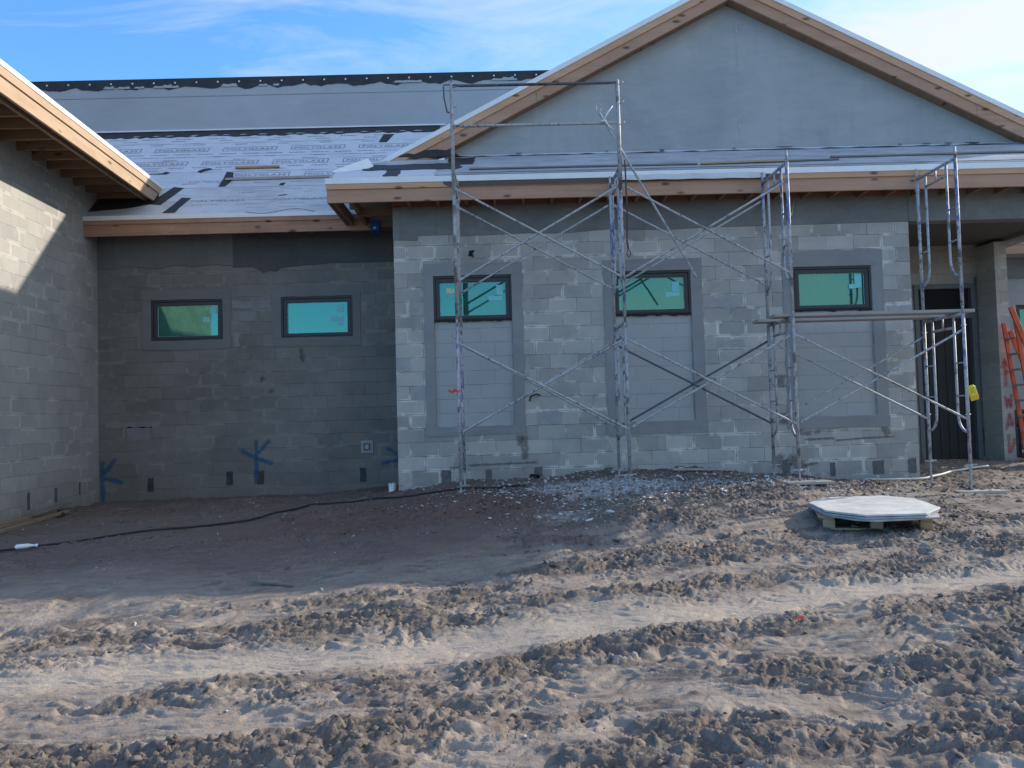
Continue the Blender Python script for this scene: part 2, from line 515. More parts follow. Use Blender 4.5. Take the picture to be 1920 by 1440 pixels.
def wall_sheet(x0, x1, z0, z1, y, yb, holes):
    """wall facing -Y at y, with rectangular openings that have reveals back to yb"""
    m = MB()
    xs = sorted({x0, x1, *[h[0] for h in holes], *[h[1] for h in holes]})
    zs = sorted({z0, z1, *[h[2] for h in holes], *[h[3] for h in holes]})
    def inh(x, z):
        return any(h[0] < x < h[1] and h[2] < z < h[3] for h in holes)
    for Y in (y, yb):
        for i in range(len(xs) - 1):
            for k in range(len(zs) - 1):
                if not inh((xs[i] + xs[i + 1]) / 2, (zs[k] + zs[k + 1]) / 2):
                    q = [(xs[i], Y, zs[k]), (xs[i + 1], Y, zs[k]), (xs[i + 1], Y, zs[k + 1]), (xs[i], Y, zs[k + 1])]
                    m.add(q, [(0, 1, 2, 3)])
    def rev(a, b, c, d):
        m.add([(a, y, c), (b, y, d), (b, yb, d), (a, yb, c)], [(0, 1, 2, 3)])
    for h in holes + [(x0, x1, z0, z1)]:
        rev(h[0], h[0], h[2], h[3]); rev(h[1], h[1], h[2], h[3]); rev(h[0], h[1], h[2], h[2]); rev(h[0], h[1], h[3], h[3])
    return m


# ------------------------------------------------------------------ numpy noise and the ground height
_perm = rng.permutation(4096).astype(np.int64)


def _hash(ix, iy, s):
    return _perm[(_perm[(ix + s * 131) & 4095] + iy) & 4095]


def perlin(x, y, seed=0):
    ix = np.floor(x).astype(np.int64); iy = np.floor(y).astype(np.int64)
    fx = x - ix; fy = y - iy
    u = fx * fx * fx * (fx * (fx * 6 - 15) + 10); v = fy * fy * fy * (fy * (fy * 6 - 15) + 10)
    def g(i, j):
        a = _hash(ix + i, iy + j, seed) * (2 * np.pi / 4096)
        return np.cos(a) * (fx - i) + np.sin(a) * (fy - j)
    return 1.5 * ((g(0, 0) * (1 - u) + g(1, 0) * u) * (1 - v) + (g(0, 1) * (1 - u) + g(1, 1) * u) * v)


def fbm(x, y, o=4, seed=0, gain=0.5):
    s = np.zeros_like(x); a = 1.0
    for k in range(o):
        s += a * perlin(x * 2 ** k, y * 2 ** k, seed + k * 7)
        a *= gain
    return s


def worley(x, y, seed=0):
    ix = np.floor(x).astype(np.int64); iy = np.floor(y).astype(np.int64)
    best = np.full(x.shape, 9.0); hh = np.zeros(x.shape)
    for i in (-1, 0, 1):
        for j in (-1, 0, 1):
            h = _hash(ix + i, iy + j, seed); h2 = _perm[(h + 77) & 4095]; h3 = _perm[(h + 1999) & 4095]
            d = np.hypot(x - (ix + i + h / 4096.0), y - (iy + j + h2 / 4096.0))
            k = d < best
            best = np.where(k, d, best); hh = np.where(k, h3 / 4096.0, hh)
    return best, hh


BX = [-300, -7.0, -6.4, -3.0, -1.55, -1.1, -0.6, 0.4, 0.85, 1.5, 2.7, 3.4, 4.2, 5.0, 5.8, 7.0, 8.5, 10, 300]
B_ROWS = [
    (300.0, [-0.2] * 19),
    (3.0, [-.25, -.25, -.25, -.2, -.12, -.1, -.08, 0, 0, 0, 0, 0, 0, -.02, -.03, -.03, -.04, -.05, -.1]),
    (1.3, [-.27, -.27, -.27, -.20, -.13, -.1, -.05, 0, 0, 0, 0, 0, 0, -.06, -.06, -.04, -.04, -.06, -.1]),
    (0.0, [-.25, -.25, -.25, -.19, -.10, -.05, 0.01, .06, .07, .13, .115, .05, -.03, -.12, -.15, -.08, -.05, -.08, -.1]),
    (-1.45, [-.25, -.25, -.25, -.22, -.15, -.11, -.05, 0.0, 0.0, .01, .0, .0, -.06, -.13, -.16, -.13, -.1, -.1, -.1]),
    (-3.4, [-.32, -.32, -.32, -.30, -.29, -.28, -.28, -.27, -.27, -.27, -.28, -.29, -.28, -.27, -.25, -.23, -.2, -.2, -.2]),
    (-6.0, [-.45] * 4 + [-.44] * 6 + [-.42] * 5 + [-.40] * 4),
    (-8.0, [-.50] * 19), (-12.0, [-.58] * 19), (-300.0, [-.9] * 19)]


def base_h(X, Y):
    ys = np.array([r[0] for r in B_ROWS][::-1])
    vals = np.array([np.interp(X, BX, r[1]) for r in B_ROWS][::-1])
    i = np.clip(np.searchsorted(ys, Y) - 1, 0, len(ys) - 2)
    f = np.clip((Y - ys[i]) / (ys[i + 1] - ys[i]), 0, 1)
    f = f * f * (3 - 2 * f) * 0.5 + f * 0.5
    idx = np.arange(len(X))
    return vals[i, idx] * (1 - f) + vals[i + 1, idx] * f


def gau(x, c, s):
    return np.exp(-((x - c) / s) ** 2)


def rough_map(X, Y):
    q_ = np.clip((-5.9 - Y) / 1.9, 0, 1)
    t = Y - (0.27 - 0.16 * q_) * X + 0.10 * perlin(X * 0.6, Y * 0.6, 91)
    S0 = X + 0.27 * Y
    n1 = perlin(S0 * 0.7, t * 1.7, 51); n2 = perlin(S0 * 0.35 + 9, t * 2.6, 57)
    r = 0.44 + 0.75 * n1 + 0.62 * n2 + 0.35 * perlin(S0 * 1.7, t * 4.5, 58)
    r += 0.40 * gau(t, -5.50, 0.22) + 0.5 * gau(t, -4.72, 0.30) * np.clip(0.4 + 0.6 * X, 0.0, 1.0)
    r += 0.30 * gau(t, -6.55, 0.22) + 0.25 * gau(t, -7.35, 0.25) + 0.4 * gau(t, -8.2, 0.4)
    strip = gau(t + 0.03 * n1, -6.05, 0.24)
    strip2 = 0.75 * gau(t, -6.98, 0.10) + 0.55 * gau(t, -5.12, 0.10)
    r *= (1 - 0.97 * strip) * (1 - 0.7 * np.clip(strip2, 0, 1))
    r *= 1 - 0.75 * np.clip((t + 4.95) / 0.5, 0, 1) * np.clip((0.4 - X) / 0.8, 0, 1)   # smoother margin left of the churned part
    r *= 1 - 0.55 * np.clip((t + 4.6) / 0.5, 0, 1)
    r *= np.clip(1.55 - 0.12 * X, 0.55, 1)
    near = np.clip((Y + 4.4) / 0.8, 0, 1)                    # towards the house the ground is trodden flatter
    r = r * (1 - 0.6 * near) + near * (0.10 + 0.75 * np.clip(fbm(X * 0.9, Y * 2.0, 3, 95) + 0.05, 0, 1))
    r += 0.65 * gau(X, 1.5, 1.9) * gau(Y, -1.7, 0.95) + 0.40 * gau(X, 4.0, 1.4) * gau(Y, -1.2, 0.6)
    r += 0.55 * gau(X, -1.0, 1.5) * gau(Y, -2.0, 0.55) * np.clip(0.5 + n1, 0, 1) + 0.25 * gau(Y, 0.1, 0.35)
    r += 0.30 * gau(X, 6.5, 1.6) * gau(Y, -0.4, 0.9)
    return np.clip(r, 0.03, 1.6), strip, t


def ground_h(X, Y):
    X = np.asarray(X, float); Y = np.asarray(Y, float)
    r, strip, t = rough_map(X, Y)
    h = base_h(X, Y)
    h += 0.035 * fbm(X * 0.7, Y * 0.7, 3, 3)
    S_ = X + 0.27 * Y                                        # along / across the wheel tracks
    wx = S_ + 0.10 * perlin(X * 3, Y * 3, 20) + 0.03 * perlin(X * 9, Y * 9, 22); wy = t + 0.10 * perlin(X * 3 + 4, Y * 3, 21) + 0.03 * perlin(X * 9 + 3, Y * 9, 23)
    def sst(x, a, b_):
        q_ = np.clip((x - a) / (b_ - a), 0, 1)
        return q_ * q_ * (3 - 2 * q_)
    # churned patches: crisp lumps of earth with steep flanks, on three scales
    brk = fbm(wx * 1.9, wy * 5.5, 5, 62, 0.7)
    pat = sst(np.clip(r, 0, 0.9) * 0.85 + 0.06 + 0.62 * brk * (1 - 0.8 * strip), 0.26, 0.50)
    f1, hh = worley(wx * 3.2, wy * 9.5, 40)
    f2, h2 = worley(wx * 7.5, wy * 17.0, 44)
    f3_, h3_ = worley(wx * 18, wy * 32, 49)
    l1 = sst(0.66 - f1, 0.0, 0.34) * (hh - 0.25)
    l2 = sst(0.62 - f2, 0.0, 0.30) * (h2 - 0.2)
    l3 = sst(0.62 - f3_, 0.0, 0.32) * (h3_ - 0.2)
    big = np.abs(perlin(wx * 1.6, wy * 3.0, 30)) * 1.6 - 0.35 + 0.5 * perlin(wx * 3.3, wy * 5.5, 31)
    rr2 = np.minimum(r, 1.15)
    h += 0.78 * pat * (0.25 + 0.75 * rr2) * (0.024 * big + 0.030 * l1 + 0.036 * l2 + 0.032 * l3 + 0.016 * sst(0.62 - worley(wx * 38, wy * 50, 53)[0], 0.0, 0.35) + 0.020 * fbm(wx * 7, wy * 19, 4, 55, 0.65))
    h += 0.010 * (1 - np.abs(fbm(wx * 0.9, wy * 14, 3, 66)) * 2.2) * (Y < -3.4)
    h += 0.010 * r + 0.009 * fbm(wx * 4, wy * 11, 5, 70, 0.62) * (0.6 + np.minimum(r, 1)) * (1 - 0.6 * strip)
    h -= 0.035 * strip
    # pits pressed by boots and tyres
    f3, h3 = worley(wx * 2.4, wy * 4.6, 47)
    h -= 0.028 * sst(0.36 - f3, 0.0, 0.12) * (h3 > 0.40) * np.clip(0.35 + r, 0, 1) * (Y < -3.2) * (1 - strip)
    # red mounds in front of the recessed wall
    h += 0.10 * gau(X, -0.6, 0.8) * gau(Y, -1.9, 0.35) + 0.07 * gau(X, -2.2, 0.5) * gau(Y, -1.5, 0.3) + 0.05 * gau(X, 0.9, 0.7) * gau(Y, -4.1, 0.3)
    h -= 0.08 * gau(X, 0.7, 0.9) * gau(Y, -3.75, 0.28)
    return h


def gz(x, y):
    return float(ground_h(np.array([x]), np.array([y]))[0])


def mat_ground():
    m, t = new_mat("building_site_soil")
    p = pos(t)
    A = t.n('ShaderNodeAttribute', attribute_name='soil').outputs['Color']
    s = t.n('ShaderNodeSeparateColor', i={0: A})
    s2 = t.n('ShaderNodeAttribute', attribute_name='trodden_shade').outputs['Fac']
    n1 = t.noise(p, 2.2, 5.0, 0.62)
    n2 = t.noise(p, 11.0, 5.0, 0.65)
    n3 = t.noise(p, 70.0, 3.0, 0.7)
    c = t.mix(t.ramp(n1, 0.32, 0.68), (0.225, 0.189, 0.163), (0.325, 0.280, 0.245))
    c = t.mix(t.ramp(n2, 0.35, 0.7, 0.0, 0.5), c, (0.215, 0.17, 0.14))
    damp = t.math('ADD', s.outputs[0], t.math('MULTIPLY', t.math('SUBTRACT', n2, 0.5), 0.7))
    c = t.mix(t.ramp(damp, 0.20, 0.7, 0.0, 0.88), c, t.mix(n1, (0.080, 0.066, 0.060), (0.145, 0.120, 0.108)))
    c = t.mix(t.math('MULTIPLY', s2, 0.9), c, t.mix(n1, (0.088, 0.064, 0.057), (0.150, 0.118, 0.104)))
    c = t.mix(t.ramp(t.math('ADD', s.outputs[1], t.math('MULTIPLY', t.math('SUBTRACT', n1, 0.5), 0.8)), 0.3, 0.8, 0.0, 0.8), c, (0.115, 0.066, 0.056))
    dust = t.math('ADD', s.outputs[2], t.math('MULTIPLY', t.math('SUBTRACT', n2, 0.5), 1.3))
    c = t.mix(t.ramp(dust, 0.42, 0.75, 0.0, 0.85), c, (0.44, 0.445, 0.445))
    dry = t.n('ShaderNodeAttribute', attribute_name='dry').outputs['Fac']
    c = t.mix(t.math('MULTIPLY', dry, t.ramp(n2, 0.25, 0.6, 0.45, 0.95)), c, (0.40, 0.34, 0.285))
    c = t.mix(t.ramp(n3, 0.35, 0.75, 0.0, 0.3), c, (0.40, 0.335, 0.275))
    n4 = t.noise(t.mapping(p, (0.7, 1.2, 1.0)), 28.0, 4.0, 0.7)
    h = t.math('ADD', t.math('MULTIPLY', n4, 1.0), t.math('ADD', t.math('MULTIPLY', n2, 0.5), t.math('MULTIPLY', n3, 0.35)))
    finish(t, c, 0.95, h, 0.55, 0.018, spec=0.08)
    return m


M_GROUND = mat_ground()

xs = np.concatenate([[-300, -150, -70, -35, -20, -14, -11, -9.5], np.arange(-8.4, -4.6, 0.03), np.arange(-4.6, 5.2, 0.0125), np.arange(5.2, 10.6, 0.03), [12, 14, 18, 26, 45, 90, 160, 300]])
ys_n = np.concatenate([np.arange(-9.2, -8.1, 0.06), np.arange(-8.1, -5.6, 0.0105), np.arange(-5.6, -3.6, 0.016)])
ys = np.concatenate([[-300, -150, -70, -35, -20, -14, -11.5, -10], ys_n, np.arange(-3.6, 3.2, 0.034), [4, 6, 9, 14, 25, 50, 100, 200, 300]])
XX, YY = np.meshgrid(xs, ys)
X1, Y1 = XX.ravel(), YY.ravel()
H = ground_h(X1, Y1)
far = np.clip((np.maximum(np.abs(X1) - 9.5, np.abs(Y1 + 3) - 7.0)) / 4, 0, 1)
H = H * (1 - far) + base_h(X1, Y1) * far
nx_, ny_ = len(xs), len(ys)
me = bpy.data.meshes.new("ground")
me.vertices.add(nx_ * ny_)
me.vertices.foreach_set('co', np.stack([X1, Y1, H], 1).ravel())
q = (np.arange(ny_ - 1)[:, None] * nx_ + np.arange(nx_ - 1)[None, :]).ravel()
quads = np.stack([q, q + 1, q + nx_ + 1, q + nx_], 1)
me.loops.add(quads.size)
me.loops.foreach_set('vertex_index', quads.ravel().astype(np.int32))
me.polygons.add(len(quads))
me.polygons.foreach_set('loop_start', (np.arange(len(quads)) * 4).astype(np.int32))
me.polygons.foreach_set('loop_total', np.full(len(quads), 4, np.int32))
me.polygons.foreach_set('use_smooth', np.ones(len(quads), bool))
me.update()
me.validate()
rr_, st_, tt_ = rough_map(X1, Y1)
damp = np.clip(np.clip(rr_, 0, 0.9) * 0.85 + 0.02 + 0.55 * fbm(X1 * 1.9, tt_ * 5.5, 4, 62, 0.7) * (1 - 0.8 * st_) - st_ * 0.5, 0, 1)
red = np.clip(1.2 * gau(X1, -0.9, 1.7) * gau(Y1, -1.9, 1.0) + 0.35 * gau(X1, -4.0, 2.5) * gau(Y1, -2.5, 1.6) + 0.5 * gau(X1, 3.0, 2.2) * gau(Y1, -1.0, 0.4), 0, 1)
dust = np.clip(0.95 * gau(X1, 1.25, 1.15) * gau(Y1, -1.35, 0.85) + 0.45 * gau(X1, 3.4, 1.3) * gau(Y1, -1.2, 0.6) + 0.45 * gau(X1, 0.6, 0.6) * gau(Y1, -2.6, 0.35)
               + 0.5 * gau(X1, -3.2, 1.3) * gau(Y1, 0.6, 0.3) + 0.4 * gau(X1, -1.0, 0.5) * gau(Y1, -0.35, 0.25), 0, 1)
trod_shade = np.clip((Y1 + 4.9 - 0.25 * fbm(X1 * 0.8, Y1 * 0.8, 2, 88) - 0.55 * np.clip(1.6 - np.abs(X1 - 6.5) * 0.9, -3, 0) * -1 * 0 ) / 1.1, 0, 1) * np.clip((1.2 - X1 + 0.9 * (Y1 + 3.0)) / 1.6 + 0.15, 0.15, 1)  # damp packed soil, darkened further to follow the house's shaded ground
da = me.attributes.new('dry', 'FLOAT', 'POINT')
da.data.foreach_set('value', np.clip(st_ * 1.2, 0, 1).astype(np.float32))
ta = me.attributes.new('trodden_shade', 'FLOAT', 'POINT')
ta.data.foreach_set('value', trod_shade.astype(np.float32))
ca = me.color_attributes.new('soil', 'FLOAT_COLOR', 'POINT')
ca.data.foreach_set('color', np.stack([damp, red, dust, np.ones_like(damp)], 1).ravel())
me.materials.append(M_GROUND)
ground = bpy.data.objects.new("ground", me)
COL.objects.link(ground)
tag(ground, kind='structure')


def scatter(name, n, mat, sampler, size, squash=0.6, seed=1, label=None):
    """countless small lumps as one mesh"""
    g = np.random.default_rng(seed)
    bm = bmesh.new()
    bmesh.ops.create_icosphere(bm, subdivisions=1, radius=1.0)
    bv = np.array([v.co[:] for v in bm.verts]); bf = np.array([[v.index for v in f.verts] for f in bm.faces])
    bm.free()
    P = sampler(g, n)
    n = len(P)
    z = ground_h(P[:, 0], P[:, 1])
    sc = size(g, n)
    V = bv[None] * (1 + g.normal(0, 0.30, (n, len(bv), 1)))
    V = V * np.stack([sc * g.uniform(0.7, 1.4, n), sc * g.uniform(0.7, 1.4, n), sc * squash * g.uniform(0.6, 1.2, n)], 1)[:, None]
    an = g.uniform(0, 6.28, n); c_, s_ = np.cos(an)[:, None], np.sin(an)[:, None]
    tilt = g.normal(0, 0.4, n)[:, None]
    x, y, zz = V[..., 0], V[..., 1], V[..., 2]
    zz = zz + x * tilt
    V = np.stack([x * c_ - y * s_ + P[:, :1], x * s_ + y * c_ + P[:, 1:2], zz + (z + sc * squash * 0.1)[:, None]], -1)
    F = bf[None] + (np.arange(n) * len(bv))[:, None, None]
    F = F.reshape(-1, 3)
    me = bpy.data.meshes.new(name)
    me.vertices.add(n * len(bv)); me.vertices.foreach_set('co', V.ravel())
    me.loops.add(F.size); me.loops.foreach_set('vertex_index', F.ravel().astype(np.int32))
    me.polygons.add(len(F))
    me.polygons.foreach_set('loop_start', (np.arange(len(F)) * 3).astype(np.int32))
    me.polygons.foreach_set('loop_total', np.full(len(F), 3, np.int32))
    me.update(); me.validate()
    me.materials.append(mat)
    o = bpy.data.objects.new(name, me)
    COL.objects.link(o)
    tag(o, label, 'rubble', kind='stuff')
    return o


def samp_rough(g, n):
    X = g.uniform(-7, 9, n * 8); Y = g.uniform(-9, 0.0, n * 8)
    r = rough_map(X, Y)[0]
    k = g.uniform(0, 1, n * 8) < np.clip(r - 0.12, 0, 1) ** 1.5
    P = np.stack([X, Y], 1)[k][:n]
    inside = (P[:, 1] > -0.05)
    return P[~inside]


def mat_clod():
    m, t = new_mat("clod_soil")
    p = pos(t)
    n = t.noise(p, 12.0, 4.0, 0.6)
    c = t.mix(t.ramp(n, 0.3, 0.7), (0.10, 0.083, 0.075), (0.23, 0.195, 0.175))
    finish(t, c, 0.95, t.noise(p, 60.0, 3.0), 0.5, 0.006, spec=0.1)
    return m


scatter("soil_clods", 9000, mat_clod(), samp_rough, lambda g, n: np.clip(g.lognormal(-4.75, 0.5, n), 0.003, 0.026), 0.55, 3, "crumbled brown clods of earth strewn over the churned ground")
scatter("dark_soil_lumps", 3800, mat_clod(), lambda g, n: (lambda P: P[g.uniform(0, 1, len(P)) < np.clip(rough_map(P[:, 0], P[:, 1])[0] - 0.1, 0, 1)][:n])(np.stack([g.uniform(-6.2, 8, n * 5), g.uniform(-4.6, -0.08, n * 5)], 1)), lambda g, n: np.clip(g.lognormal(-4.5, 0.55, n), 0.004, 0.035), 0.5, 6, "small dark lumps of earth in front of the house")
scatter("pale_grit", 520, mat_plain("pale_grit", (0.50, 0.48, 0.45), 0.8, 0, 0.25, 40), lambda g, n: np.stack([g.uniform(-6, 8, n), g.uniform(-8.5, -0.1, n)], 1), lambda g, n: np.clip(g.lognormal(-5.1, 0.4, n), 0.003, 0.014), 0.6, 4, "tiny pale chips of shell and stone in the dirt")
scatter("mortar_rubble", 5600, M_RUBBLE, lambda g, n: np.concatenate([np.stack([g.normal(1.05, 1.0, n), np.clip(g.normal(-1.35, 0.65, n), -3.0, -0.08)], 1)[: n * 2 // 3], np.stack([g.normal(3.3, 0.9, n), np.clip(g.normal(-1.15, 0.4, n), -2.2, -0.08)], 1)[: n // 3]]), lambda g, n: np.clip(g.lognormal(-4.85, 0.62, n), 0.003, 0.05), 0.30, 5, "grey flakes of dropped mortar heaped under the scaffold")

# ------------------------------------------------------------------ the house
house = tag(empty("house", (0, 0, 0)), "unfinished grey block house with timber eaves, white roof membrane and a stuccoed gable", "house")

# front wall with three openings
WX = [(-0.985, 0.145), (1.612, 2.745), (4.24, 5.38)]
wall_sheet(-1.545, 5.96, -0.7, 4.02, 0.0, 0.20, [(a, b, 0.825, 3.005) for a, b in WX]).build("front_wall", M_WALL_B, house)
MB().box(5.76, 5.96, 0.2, 2.4, -0.7, 3.635).build("porch_return_wall", M_WALL_P, house)
MB().box(-1.545, -1.345, 0.2, 1.5, -0.7, 4.02).build("return_wall", M_WALL_B, house)
# recessed wall with two windows
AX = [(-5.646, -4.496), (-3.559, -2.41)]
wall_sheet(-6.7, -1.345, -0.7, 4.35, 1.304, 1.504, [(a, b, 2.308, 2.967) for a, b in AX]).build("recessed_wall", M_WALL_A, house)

# cement-coated tie beams (ragged lower edge)
def beam_outline(x0, x1, zb, zt, j, seed, step=0.16):
    rr = random.Random(seed)
    pts = [(x0, zt), (x0, zb)]
    x = x0 + step
    while x < x1 - step * 0.5:
        pts.append((x, zb + rr.uniform(-j, j)))
        x += step * rr.uniform(0.6, 1.4)
    return pts + [(x1, zb), (x1, zt)]

MB().prism([(-1.55, 4.02), (-1.55, 3.545), (-1.2, 3.53), (-1.19, 3.60), (-0.6, 3.605), (-0.58, 3.58), (0.4, 3.60), (0.9, 3.585), (1.6, 3.63), (2.4, 3.60), (3.0, 3.62), (4.2, 3.625), (5.2, 3.63), (5.955, 3.632), (5.955, 4.02)], 'y', -0.012, 0.0).build("tie_beam", M_BEAM, house)
MB().prism(beam_outline(-6.6, -4.32, 3.50, 4.34, 0.03, 4), 'y', 1.290, 1.3035).build("tie_beam", M_BEAM_A, house)
MB().prism([(-4.32, 4.34), (-4.32, 3.47), (-4.0, 3.475), (-3.93, 3.43), (-3.83, 3.37), (-3.75, 3.41), (-3.62, 3.39), (-3.55, 3.45), (-2.8, 3.50), (-1.56, 3.50), (-1.56, 4.34)], 'y', 1.2885, 1.3035).build("tie_beam", M_BEAM_A2, house)
# porch beam, side beam, ceiling
MB().box(5.96, 9.0, -0.012, 0.20, 3.635, 4.35).build("porch_beam", M_BEAM, house)
MB().box(8.60, 9.0, 0.2, 2.6, 3.70, 4.35).build("porch_beam", M_BEAM, house)
MB().box(5.96, 8.60, 0.2, 2.6, 3.76, 3.80).build("porch_ceiling", mat_plain("porch_ceiling", (0.10, 0.10, 0.095), 0.9), house)
# porch back wall with door opening, column
wall_sheet(5.76, 8.58, -0.7, 3.76, 2.4, 2.6, [(7.28, 8.37, -0.08, 3.07)]).build("porch_wall", M_WALL_P, house)
col = MB().box(8.42, 8.625, 1.88, 2.399, -0.7, 3.70).build("porch_column", M_WALL_C, house)
# door
fr = MB()
fr.box(7.28, 7.36, 2.37, 2.52, -0.08, 3.07).box(8.29, 8.37, 2.37, 2.52, -0.08, 3.07).box(7.36, 8.29, 2.37, 2.52, 2.99, 3.07).box(7.36, 8.29, 2.37, 2.52, 2.46, 2.54)
fr = fr.build("door_frame", M_DOORFRAME, house, bevel=0.004)
MB().box(7.36, 8.29, 2.46, 2.48, 2.54, 2.99).build("transom", M_DARK, fr)
d = MB()
for k in range(6):
    d.box(7.365 + k * 0.1535, 7.365 + k * 0.1535 + 0.147, 2.44, 2.48, -0.02, 2.455)
d.box(7.365, 8.285, 2.452, 2.475, -0.02, 2.455)
d.build("door", M_DOOR, fr, bevel=0.003)
MB().box(7.36, 8.0, 2.33, 2.43, -0.075, -0.022).build("threshold", M_LUMBER, fr)

# windows
def window(x0, x1, z0, z1, y, parent, labels, yaw=0.0):
    m = MB()
    w1, zt, zb = 0.03, 0.03, 0.02
    a, b, c, dd = x0 + 0.002, x1 - 0.002, z0 + 0.002, z1 - 0.002
    # outer flange
    m.box(a, a + 0.028, y + 0.005, y + 0.09, c, dd).box(b - 0.028, b, y + 0.005, y + 0.09, c, dd)
    m.box(a + 0.028, b - 0.028, y + 0.005, y + 0.09, dd - 0.03, dd).box(a + 0.028, b - 0.028, y + 0.005, y + 0.09, c, c + 0.018)
    # inner sash frame
    e, f, g, h = a + 0.034, b - 0.034, c + 0.022, dd - 0.036
    m.box(e, e + 0.052, y + 0.015, y + 0.085, g, h).box(f - 0.052, f, y + 0.015, y + 0.085, g, h)
    m.box(e + 0.052, f - 0.052, y + 0.015, y + 0.085, h - 0.052, h).box(e + 0.052, f - 0.052, y + 0.015, y + 0.085, g, g + 0.046)
    m.box(a + 0.02, b - 0.02, y + 0.04, y + 0.08, c + 0.01, g + 0.002).box(a + 0.02, b - 0.02, y + 0.042, y + 0.082, h - 0.002, dd - 0.01)
    m.box(a + 0.02, e + 0.002, y + 0.041, y + 0.081, c + 0.01, dd - 0.01).box(f - 0.002, b - 0.02, y + 0.043, y + 0.083, c + 0.01, dd - 0.01)
    o = m.build("window", M_FRAME, parent, bevel=0.002)
    e2, f2, g2, h2 = e + 0.052, f - 0.052, g + 0.046, h - 0.052
    ya, yb_ = y + 0.056 , y + 0.056 + yaw
    MB().add([(e2 - 0.01, ya, g2 - 0.01), (f2 + 0.01, yb_, g2 - 0.01), (f2 + 0.01, yb_ + 0.008, g2 - 0.01), (e2 - 0.01, ya + 0.008, g2 - 0.01), (e2 - 0.01, ya, h2 + 0.01), (f2 + 0.01, yb_, h2 + 0.01), (f2 + 0.01, yb_ + 0.008, h2 + 0.01), (e2 - 0.01, ya + 0.008, h2 + 0.01)], [(0, 3, 2, 1), (4, 5, 6, 7), (0, 1, 5, 4), (1, 2, 6, 5), (2, 3, 7, 6), (3, 0, 4, 7)]).build("pane", M_GLASS, o)
    sp = MB()
    sp.box(e2, f2, y + 0.049, y + 0.054, h2 - 0.006, h2).box(e2, f2, y + 0.049, y + 0.054, g2, g2 + 0.006).box(e2, e2 + 0.006, y + 0.049, y + 0.054, g2 + 0.006, h2 - 0.006).box(f2 - 0.006, f2, y + 0.049, y + 0.054, g2 + 0.006, h2 - 0.006)
    sp.build("glazing_bead", M_BEAD, o)
    for (lx0, lx1, lz0, lz1) in labels:
        MB().box(e2 + (f2 - e2) * lx0, e2 + (f2 - e2) * lx1, y + 0.0515, y + 0.0545, g2 + (h2 - g2) * lz0, g2 + (h2 - g2) * lz1).build("sticker", M_LABEL, o)
    return o

window(*AX[0], 2.308, 2.967, 1.304, house, [(0.86, 0.97, 0.72, 0.96), (0.75, 0.86, 0.45, 0.62)])
window(*AX[1], 2.308, 2.967, 1.304, house, [(0.82, 0.93, 0.66, 0.9), (0.71, 0.82, 0.36, 0.54), (0.83, 0.93, 0.24, 0.52)])
win1 = window(*WX[0], 2.355, 3.003, 0.0, house, [(0.86, 0.965, 0.60, 0.90), (0.74, 0.95, 0.44, 0.58)])
win2 = window(*WX[1], 2.372, 3.003, 0.0, house, [(0.82, 0.93, 0.54, 0.86), (0.72, 0.93, 0.40, 0.53)])
win3 = window(*WX[2], 2.372, 3.003, 0.0, house, [(0.86, 0.97, 0.52, 0.97), (0.77, 0.86, 0.50, 0.64)], 0.011)
MB().box(-0.80, -0.725, 0.0525, 0.0545, 2.76, 2.83).box(-0.712, -0.67, 0.0525, 0.0545, 2.765, 2.825).build("paper_scrap", mat_plain("pale_yellow_scrap", (0.62, 0.60, 0.38), 0.7), win1)

# recessed infill panels, ragged black sealant under each window, cement patches
for k, (a, b) in enumerate(WX):
    zt = 2.355 if k == 0 else 2.372
    MB().box(a + 0.001, b - 0.001, 0.032, 0.18, 0.826, zt).build("infill_panel", M_INFILL, house)
    rr = random.Random(20 + k)
    pts = [(a + 0.004, zt + 0.012), (b - 0.004, zt + 0.012)]
    x = b - 0.004
    while x > a + 0.02:
        pts.append((x, zt - rr.choice([0.012, 0.016, 0.02, 0.03]) * rr.uniform(0.7, 1.2)))
        x -= rr.uniform(0.02, 0.06)
    pts.append((a + 0.004, zt - 0.015))
    MB().prism(pts, 'y', 0.0, 0.031).build("sealant_strip", M_SEAL, house)
PATCH = [(-1.127, 0.300, 0.695, 3.185), (1.475, 2.91, 0.637, 3.175), (4.085, 5.55, 0.66, 3.235)]
for k, (a, b, c, dd) in enumerate(PATCH):
    h0, h1 = WX[k]
    m = MB()
    y0, y1 = -0.010, -0.0005
    L = [(h0 - 0.003, 0.822), (h0 - 0.003, 3.008)]
    def edge(x, za, zb, s, n=14):
        rr = random.Random(s)
        return [(x + rr.uniform(-0.014, 0.014), za + (zb - za) * i / n) for i in range(n + 1)]
    def hedge(z, xa, xb, s, n=9):
        rr = random.Random(s)
        return [(xa + (xb - xa) * i / n, z + rr.uniform(-0.012, 0.012)) for i in range(n + 1)]
    m.prism([(h0 - 0.002, 3.007), (h0 - 0.002, 0.823)] + edge(a, 0.823, 3.007, k * 7 + 1), 'y', y0, y1)
    m.prism([(h1 + 0.002, 0.823), (h1 + 0.002, 3.007)] + edge(b, 3.007, 0.823, k * 7 + 2), 'y', y0, y1)
    m.prism([(a, 3.0075), (b, 3.0075)] + hedge(dd, b, a, k * 7 + 3), 'y', y0 - 0.0012, y1)
    m.prism([(b + 0.012, 0.8225), (a - 0.012, 0.8225)] + hedge(c, a - 0.012, b + 0.012, k * 7 + 4), 'y', y0 - 0.0012, y1)
    m.build("cement_surround", M_PATCH, house)
